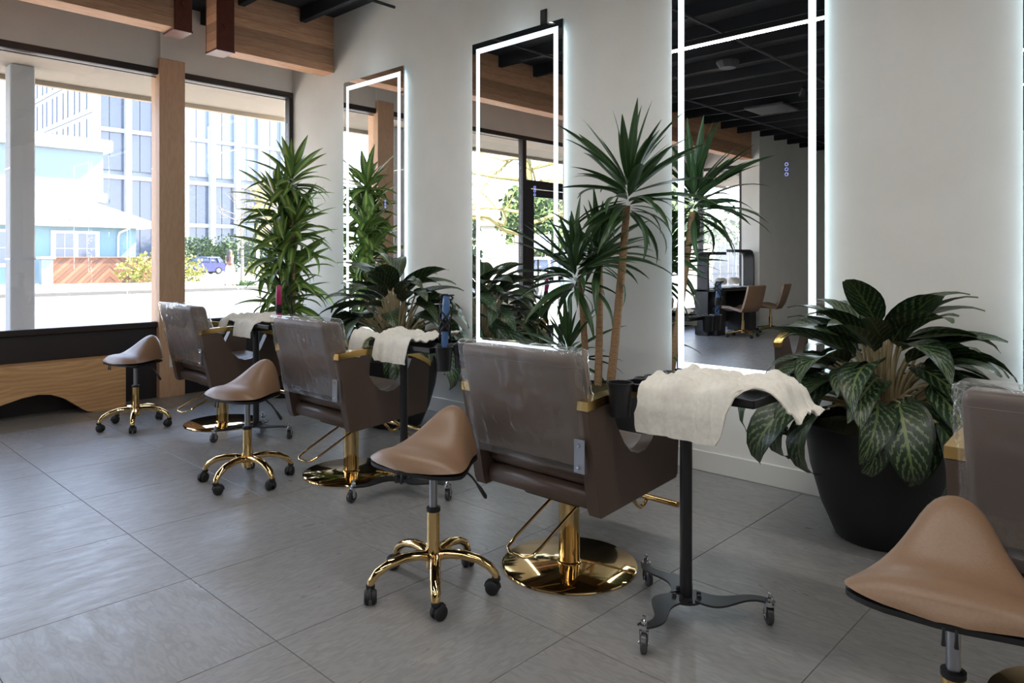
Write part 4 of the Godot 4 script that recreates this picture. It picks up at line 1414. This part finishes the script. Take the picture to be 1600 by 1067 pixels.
func build_office() -> void:
	var white := mat(rgb(168, 172, 178), 0.6)
	M.office_dark = mat(rgb(84, 94, 112), 0.08)
	M.office_pane = mat(rgb(132, 144, 162), 0.06)
	var core := mat(rgb(150, 156, 166), 0.8)
	for m in [M.office_dark, M.office_pane]: m.metallic_specular = 0.7
	var ob := thing("office_building", "large white-framed glass office building filling the view across the street", "building", Vector3(22.5, 0, -75))
	part("core", lim(0.6, 30, 0, 27, -30, -0.6, core), ob)
	# front (parallel to the shop window): bays of glass between white piers
	var bay := 2.75
	var levels := [[0.6, 4.6, true], [5.0, 9.0, true], [9.9, 13.5, false], [13.8, 17.6, false], [18.6, 22.2, false], [22.6, 26.4, false]]
	var pier := box(Vector3(0, 13.5, 0), Vector3(0.5, 27, 0.7), white, 0.03)
	var cache := {}
	for k in 11: part("pier", pier, ob, Transform3D(Basis.IDENTITY, Vector3(k * bay, 0, 0)))
	for lv in levels:
		part("floor_band", lim(0, 10 * bay, lv[1], lv[1] + 0.4, -0.5, -0.1, white), ob)
		for k in 10:
			var dk: bool = lv[2] or k < 2
			for q in [[0.25, 1.2], [1.26, 2.5]]:
				var key := "%s %s %s" % [dk, q[0], lv[1] - lv[0]]
				if not cache.has(key): cache[key] = box(Vector3((q[0] + q[1]) / 2, (lv[1] - lv[0]) / 2, 0), Vector3(q[1] - q[0], lv[1] - lv[0], 0.08), M.office_dark if dk else M.office_pane)
				part("window_pane", cache[key], ob, Transform3D(Basis.IDENTITY, Vector3(k * bay, lv[0], -0.4)))
	# side wing running away from the street: tall narrow windows in white panels
	part("side_wall", lim(0, 0.5, 0, 27, -30, -0.8, white), ob)
	var slot := box(Vector3(0, 0, 0), Vector3(0.14, 2.7, 0.62), M.office_dark)
	for lv in 7:
		for k in 14: part("slot_window", slot, ob, Transform3D(Basis.IDENTITY, Vector3(-0.03, 2.4 + lv * 3.7, -3.0 - k * 1.9 - 0.3 * (k % 2))))
	for lv in 7: part("string_course", lim(-0.12, 0, 0.5 + lv * 3.7, 0.75 + lv * 3.7, -30, -0.8, white), ob)

func build_house() -> void:
	var blue := mat(rgb(118, 146, 160), 0.8)
	var pale := mat(rgb(134, 150, 160), 0.8)
	var white := mat(rgb(196, 194, 190), 0.7)
	var roof := tri_mat(noise_tex(0.08, [rgb(94, 94, 92), rgb(112, 111, 108)], 256), Vector3(0.4, 1.5, 1.5), 0.9)
	var fb := thing("flat_roofed_building", "pale blue flat-roofed building with white cornice behind the blue house", "building", Vector3(5.0, 0, -52))
	part("wall", lim(-6, 11.0, 0, 8.3, -8, 0, pale), fb)
	part("cornice", lim(-6.3, 11.5, 8.3, 9.1, -8.3, 0.4, white, 0.1), fb)
	part("lower_band", lim(-6.2, 11.2, 5.0, 5.6, -8.1, 0.2, white, 0.05), fb)
	var h := thing("blue_house", "light blue single-storey house with grey hip roof and white trim", "house", Vector3(9.9, 0, -43))
	part("wall", lim(-7, 5.0, 0, 3.1, -6, 0, blue), h)
	part("eave", lim(-7.6, 5.7, 3.0, 3.35, -6.6, 0.6, white, 0.02), h)
	var s := nb()
	var a := Vector3(-7.7, 3.35, 0.65)
	var b := Vector3(5.8, 3.35, 0.65)
	var c := Vector3(5.8, 3.35, -6.65)
	var d := Vector3(-7.7, 3.35, -6.65)
	var e := Vector3(-4, 5.1, -3)
	var f := Vector3(2.2, 5.1, -3)
	qo(s, a, b, f, e, Vector3(0, 1, 1))
	qo(s, d, c, f, e, Vector3(0, 1, -1))
	to_(s, b, c, f, Vector3(1, 1, 0))
	to_(s, a, d, e, Vector3(-1, 1, 0))
	part("roof", fin(s, roof), h)
	for x in [-5.2, -1.5, 2.0]:
		var w := part("window", lim(x - 1.15, x + 1.15, 0.9, 2.8, 0, 0.06, white, 0.01), h)
		for sg in [-1.0, 1.0]:
			part("pane", lim(x + sg * 0.52 - 0.4, x + sg * 0.52 + 0.4, 1.1, 2.65, 0.06, 0.08, M.office_dark), w)
			part("muntin", lim(x + sg * 0.52 - 0.015, x + sg * 0.52 + 0.015, 1.1, 2.65, 0.08, 0.09, white), w)
			part("muntin", lim(x + sg * 0.52 - 0.4, x + sg * 0.52 + 0.4, 1.85, 1.88, 0.08, 0.09, white), w)
	s = nb()
	tube(s, [Vector3(4.5, 3.0, 0.5), Vector3(4.1, 2.75, 0.15), Vector3(4.05, 2.5, 0.1), Vector3(4.05, 0, 0.1)], 0.06, 8)
	part("downspout", fin(s, white), h)
	# fence of boards laid in a chevron, between posts
	var fm := [mat(rgb(128, 88, 66), 0.8), mat(rgb(144, 102, 78), 0.8), mat(rgb(116, 80, 62), 0.8)]
	var fe := thing("board_fence", "brown fence of diagonal boards in front of the blue house", "fence", Vector3(13.2, 0, -41.9))
	var half := 2.75
	var boards := [nb(), nb(), nb()]
	var kk := 0
	for side in [-1.0, 1.0]:
		for q in 18:
			var x := -0.4 + q * 0.26
			var poly := PackedVector2Array([Vector2(x, 0), Vector2(x + 0.235, 0), Vector2(x + 0.235 - 1.35, 1.35), Vector2(x - 1.35, 1.35)])
			var room := PackedVector2Array([Vector2(0, 0), Vector2(half, 0), Vector2(half, 1.35), Vector2(0, 1.35)])
			for cut in Geometry2D.intersect_polygons(poly, room):
				var pp := PackedVector2Array()
				for v in cut: pp.append(Vector2(v.x * side, v.y))
				prism(boards[kk % 3], pp, 0.0, 0.04 + 0.006 * (kk % 2))
			kk += 1
	for k in 3: part("boards", fin(boards[k], fm[k]), fe).set_meta("kind", "stuff")
	part("rail", lim(-half, half, 1.35, 1.42, -0.04, 0.1, fm[0], 0.01), fe)
	for x in [-half, half]: part("post", lim(x - 0.1, x + 0.1, 0, 1.45, -0.08, 0.1, fm[2], 0.01), fe)
	var gp := thing("gate_pillar", "pale blue gate pillar at the fence end", "pillar", Vector3(10.2, 0, -41.6))
	part("shaft", box(Vector3(0, 0.65, 0), Vector3(0.5, 1.3, 0.5), pale, 0.02), gp)
	part("cap", box(Vector3(0, 1.36, 0), Vector3(0.7, 0.12, 0.7), mat(rgb(206, 198, 176), 0.8), 0.02), gp)

func car(at: Vector3, turn: float, c: Color, label: String) -> void:
	var t := thing("hatchback_car", label, "car", at, turn)
	var paint := mat(c, 0.25)
	paint.clearcoat_enabled = true
	var dark := mat(rgb(52, 60, 78), 0.08)
	var s := nb()
	# side outline, nose towards -x
	var low := PackedVector2Array([Vector2(-1.75, 0.3), Vector2(-1.78, 0.55), Vector2(-1.7, 0.78), Vector2(-1.3, 0.9), Vector2(-0.85, 0.97), Vector2(1.55, 0.97), Vector2(1.72, 0.8), Vector2(1.76, 0.5), Vector2(1.7, 0.3), Vector2(1.45, 0.22), Vector2(-1.5, 0.22)])
	prism(s, low, -0.8, 0.8)
	part("body", fin(s, paint), t)
	s = nb()
	var rings := []
	for e in [[0.95, -0.98, 1.6, 0.78], [1.2, -0.62, 1.5, 0.71], [1.4, -0.3, 1.3, 0.63]]:
		rings.append(PackedVector3Array([Vector3(e[1], e[0], -e[3]), Vector3(e[2], e[0], -e[3]), Vector3(e[2], e[0], e[3]), Vector3(e[1], e[0], e[3])]))
	loft(s, rings)
	var cab := part("cabin_glass", fin(s, dark), t)
	s = nb()
	loft(s, [PackedVector3Array([Vector3(-0.34, 1.39, -0.66), Vector3(1.36, 1.39, -0.66), Vector3(1.36, 1.39, 0.66), Vector3(-0.34, 1.39, 0.66)]), PackedVector3Array([Vector3(-0.1, 1.48, -0.56), Vector3(1.2, 1.48, -0.56), Vector3(1.2, 1.48, 0.56), Vector3(-0.1, 1.48, 0.56)])])
	part("roof", fin(s, paint), cab)
	s = nb()
	for z in [-0.7, 0.7]:
		tube(s, [Vector3(0.42, 0.95, z * 1.1), Vector3(0.45, 1.4, z * 0.92)], 0.05, 6)
		tube(s, [Vector3(1.2, 0.95, z * 1.1), Vector3(1.05, 1.4, z * 0.92)], 0.09, 6)
	part("pillar", fin(s, paint), cab)
	for x in [-1.15, 1.12]:
		for z in [-0.72, 0.72]:
			s = nb()
			lathe(s, [Vector2(0, 0.1), Vector2(0.19, 0.1), Vector2(0.2, 0.08), Vector2(0.29, 0.09), Vector2(0.3, 0.05), Vector2(0.3, -0.09), Vector2(0, -0.09)], 20, Transform3D(Basis(Vector3.RIGHT, PI / 2 if z > 0 else -PI / 2), Vector3(x, 0.3, z)))
			var w := part("wheel", fin(s, M.rubber), t)
			s = nb()
			lathe(s, [Vector2(0, 0.115), Vector2(0.17, 0.11), Vector2(0.19, 0.1)], 16, Transform3D(Basis(Vector3.RIGHT, PI / 2 if z > 0 else -PI / 2), Vector3(x, 0.3, z)))
			part("hubcap", fin(s, M.steel), w)

# ------------------------------------------------------------------ a walking person far across the street, body as one smooth surface
func person(at: Vector3) -> void:
	var t := thing("person", "person with long dark hair, dark top and long white skirt walking past the bare tree", "person", at, 0.4)
	# joints (x forward), radius; bones join them
	var J := {"hip": [Vector3(0, 0.93, 0), 0.13], "waist": [Vector3(0, 1.08, 0), 0.11], "chest": [Vector3(0.01, 1.28, 0), 0.125], "neck": [Vector3(0.0, 1.45, 0), 0.05], "jaw": [Vector3(0.03, 1.53, 0), 0.07], "skull": [Vector3(0.0, 1.6, 0), 0.095],
		"sl": [Vector3(0, 1.38, 0.16), 0.055], "el": [Vector3(-0.06, 1.12, 0.2), 0.04], "wl": [Vector3(0.03, 0.9, 0.2), 0.028], "sr": [Vector3(0, 1.38, -0.16), 0.055], "er": [Vector3(0.02, 1.12, -0.2), 0.04], "wr": [Vector3(0.14, 0.94, -0.18), 0.028],
		"tl": [Vector3(0, 0.88, 0.08), 0.095], "kl": [Vector3(0.14, 0.5, 0.08), 0.06], "al": [Vector3(0.12, 0.09, 0.08), 0.04], "fl": [Vector3(0.26, 0.04, 0.09), 0.03], "tr": [Vector3(0, 0.88, -0.08), 0.095], "kr": [Vector3(-0.04, 0.48, -0.08), 0.06], "ar": [Vector3(-0.26, 0.14, -0.08), 0.04], "fr": [Vector3(-0.14, 0.045, -0.09), 0.03]}
	var bones := [["hip", "waist"], ["waist", "chest"], ["chest", "neck"], ["neck", "skull"], ["jaw", "skull"], ["chest", "sl"], ["sl", "el"], ["el", "wl"], ["chest", "sr"], ["sr", "er"], ["er", "wr"], ["hip", "tl"], ["tl", "kl"], ["kl", "al"], ["al", "fl"], ["hip", "tr"], ["tr", "kr"], ["kr", "ar"], ["ar", "fr"]]
	var caps := []
	for b in bones: caps.append([J[b[0]][0], J[b[1]][0], J[b[0]][1], J[b[1]][1]])
	for w in ["wl", "wr"]:
		var p: Vector3 = J[w][0]
		caps.append([p, p + Vector3(0.03, -0.07, 0), 0.028, 0.034])
	var s := nb()
	surface_net(s, caps, Vector3(-0.4, -0.02, -0.34), Vector3(0.4, 1.74, 0.34), 0.03)
	for w in ["wl", "wr"]:
		var p: Vector3 = J[w][0] + Vector3(0.03, -0.07, 0)
		for k in 5:
			var z := (k - 2) * 0.014
			var ln: float = [0.05, 0.075, 0.085, 0.078, 0.06][k]
			var q: Vector3 = p + Vector3(0.01, -0.02, z)
			var dirx := 0.04 if k == 0 else 0.015
			tube(s, [q, q + Vector3(dirx, -ln * 0.55, z * 0.2), q + Vector3(dirx + 0.012, -ln, z * 0.2)], [0.009, 0.008, 0.006], 5)
	part("body", fin(s, mat(rgb(196, 150, 126), 0.6)), t)
	s = nb()
	var rings := []
	for e in [[0.96, 0.15, 0.16, 0.0], [1.08, 0.13, 0.14, 0.0], [1.25, 0.145, 0.19, 0.0], [1.36, 0.12, 0.22, 0.0], [1.43, 0.075, 0.1, 0.0]]:
		var r := PackedVector3Array()
		for i in 18: r.append(Vector3(cos(TAU * i / 18) * e[1], e[0], sin(TAU * i / 18) * e[2]))
		rings.append(r)
	loft(s, rings)
	part("top", fin(s, mat(rgb(120, 88, 78), 0.8)), t)
	s = nb()
	rings = []
	for e in [[1.02, 0.135], [0.9, 0.18], [0.6, 0.25], [0.25, 0.33], [0.12, 0.35]]:
		var r := PackedVector3Array()
		for i in 24: r.append(Vector3(cos(TAU * i / 24), 0, sin(TAU * i / 24) * 0.85) * e[1] * (1.0 + 0.06 * sin(i * TAU / 4)) + Vector3(0, e[0], 0))
		rings.append(r)
	loft(s, rings, true, false)
	part("skirt", fin(s, mat(rgb(236, 232, 226), 0.85)), t)
	s = nb()
	rings = []
	for e in [[1.72, 0.03, 0.0], [1.69, 0.085, -0.005], [1.6, 0.115, -0.02], [1.5, 0.1, -0.05], [1.35, 0.1, -0.09], [1.2, 0.085, -0.11], [1.14, 0.03, -0.11]]:
		var r := PackedVector3Array()
		for i in 16: r.append(Vector3(minf(cos(TAU * i / 16) * e[1], 0.035) + e[2], e[0], sin(TAU * i / 16) * e[1] * 0.95))
		rings.append(r)
	loft(s, rings)
	part("hair", fin(s, mat(rgb(58, 46, 44), 0.6)), t)
	s = nb()
	for z in [-0.03, 0.03]: bx(s, Vector3(0.096, 1.585, z), Vector3(0.01, 0.012, 0.022), 0.003)
	part("eyes", fin(s, mat(rgb(40, 32, 30), 0.4)), t)

func field(caps: Array, p: Vector3) -> float:
	var acc := 0.0
	for c in caps:
		var ab: Vector3 = c[1] - c[0]
		var h: float = clampf((p - c[0]).dot(ab) / maxf(ab.length_squared(), 1e-6), 0.0, 1.0)
		var d: float = (p - c[0] - ab * h).length() - lerpf(c[2], c[3], h)
		if d < 0.2: acc += exp(-d * 45.0)
	return 1.0 if acc <= 0.0 else -log(acc) / 45.0

func surface_net(s: SurfaceTool, caps: Array, lo: Vector3, hi: Vector3, cell: float) -> void:
	var n := Vector3i(((hi - lo) / cell).ceil())
	var val := PackedFloat32Array()
	val.resize((n.x + 1) * (n.y + 1) * (n.z + 1))
	var at := func(x: int, y: int, z: int) -> int: return (x * (n.y + 1) + y) * (n.z + 1) + z
	for x in n.x + 1:
		for y in n.y + 1:
			for z in n.z + 1: val[at.call(x, y, z)] = field(caps, lo + Vector3(x, y, z) * cell)
	var vert := {}
	for x in n.x:
		for y in n.y:
			for z in n.z:
				var sum := Vector3.ZERO
				var cnt := 0
				for e in [[0, 0, 0, 1, 0, 0], [0, 1, 0, 1, 1, 0], [0, 0, 1, 1, 0, 1], [0, 1, 1, 1, 1, 1], [0, 0, 0, 0, 1, 0], [1, 0, 0, 1, 1, 0], [0, 0, 1, 0, 1, 1], [1, 0, 1, 1, 1, 1], [0, 0, 0, 0, 0, 1], [1, 0, 0, 1, 0, 1], [0, 1, 0, 0, 1, 1], [1, 1, 0, 1, 1, 1]]:
					var a: float = val[at.call(x + e[0], y + e[1], z + e[2])]
					var b: float = val[at.call(x + e[3], y + e[4], z + e[5])]
					if (a < 0.0) != (b < 0.0):
						sum += Vector3(e[0], e[1], e[2]).lerp(Vector3(e[3], e[4], e[5]), a / (a - b))
						cnt += 1
				if cnt: vert[Vector3i(x, y, z)] = lo + (Vector3(x, y, z) + sum / cnt) * cell
	s.set_smooth_group(1)
	for x in range(1, n.x):
		for y in range(1, n.y):
			for z in range(1, n.z):
				var a: float = val[at.call(x, y, z)]
				for ax in 3:
					var d := Vector3i.ZERO
					d[ax] = 1
					var b: float = val[at.call(x + d.x, y + d.y, z + d.z)]
					if (a < 0.0) == (b < 0.0): continue
					var u := Vector3i.ZERO
					u[(ax + 1) % 3] = 1
					var v := Vector3i.ZERO
					v[(ax + 2) % 3] = 1
					var c := Vector3i(x, y, z)
					if not (vert.has(c) and vert.has(c - u) and vert.has(c - v) and vert.has(c - u - v)): continue
					qo(s, vert[c], vert[c - u], vert[c - u - v], vert[c - v], Vector3(d) * (1.0 if a < 0.0 else -1.0))
	s.set_smooth_group(-1)
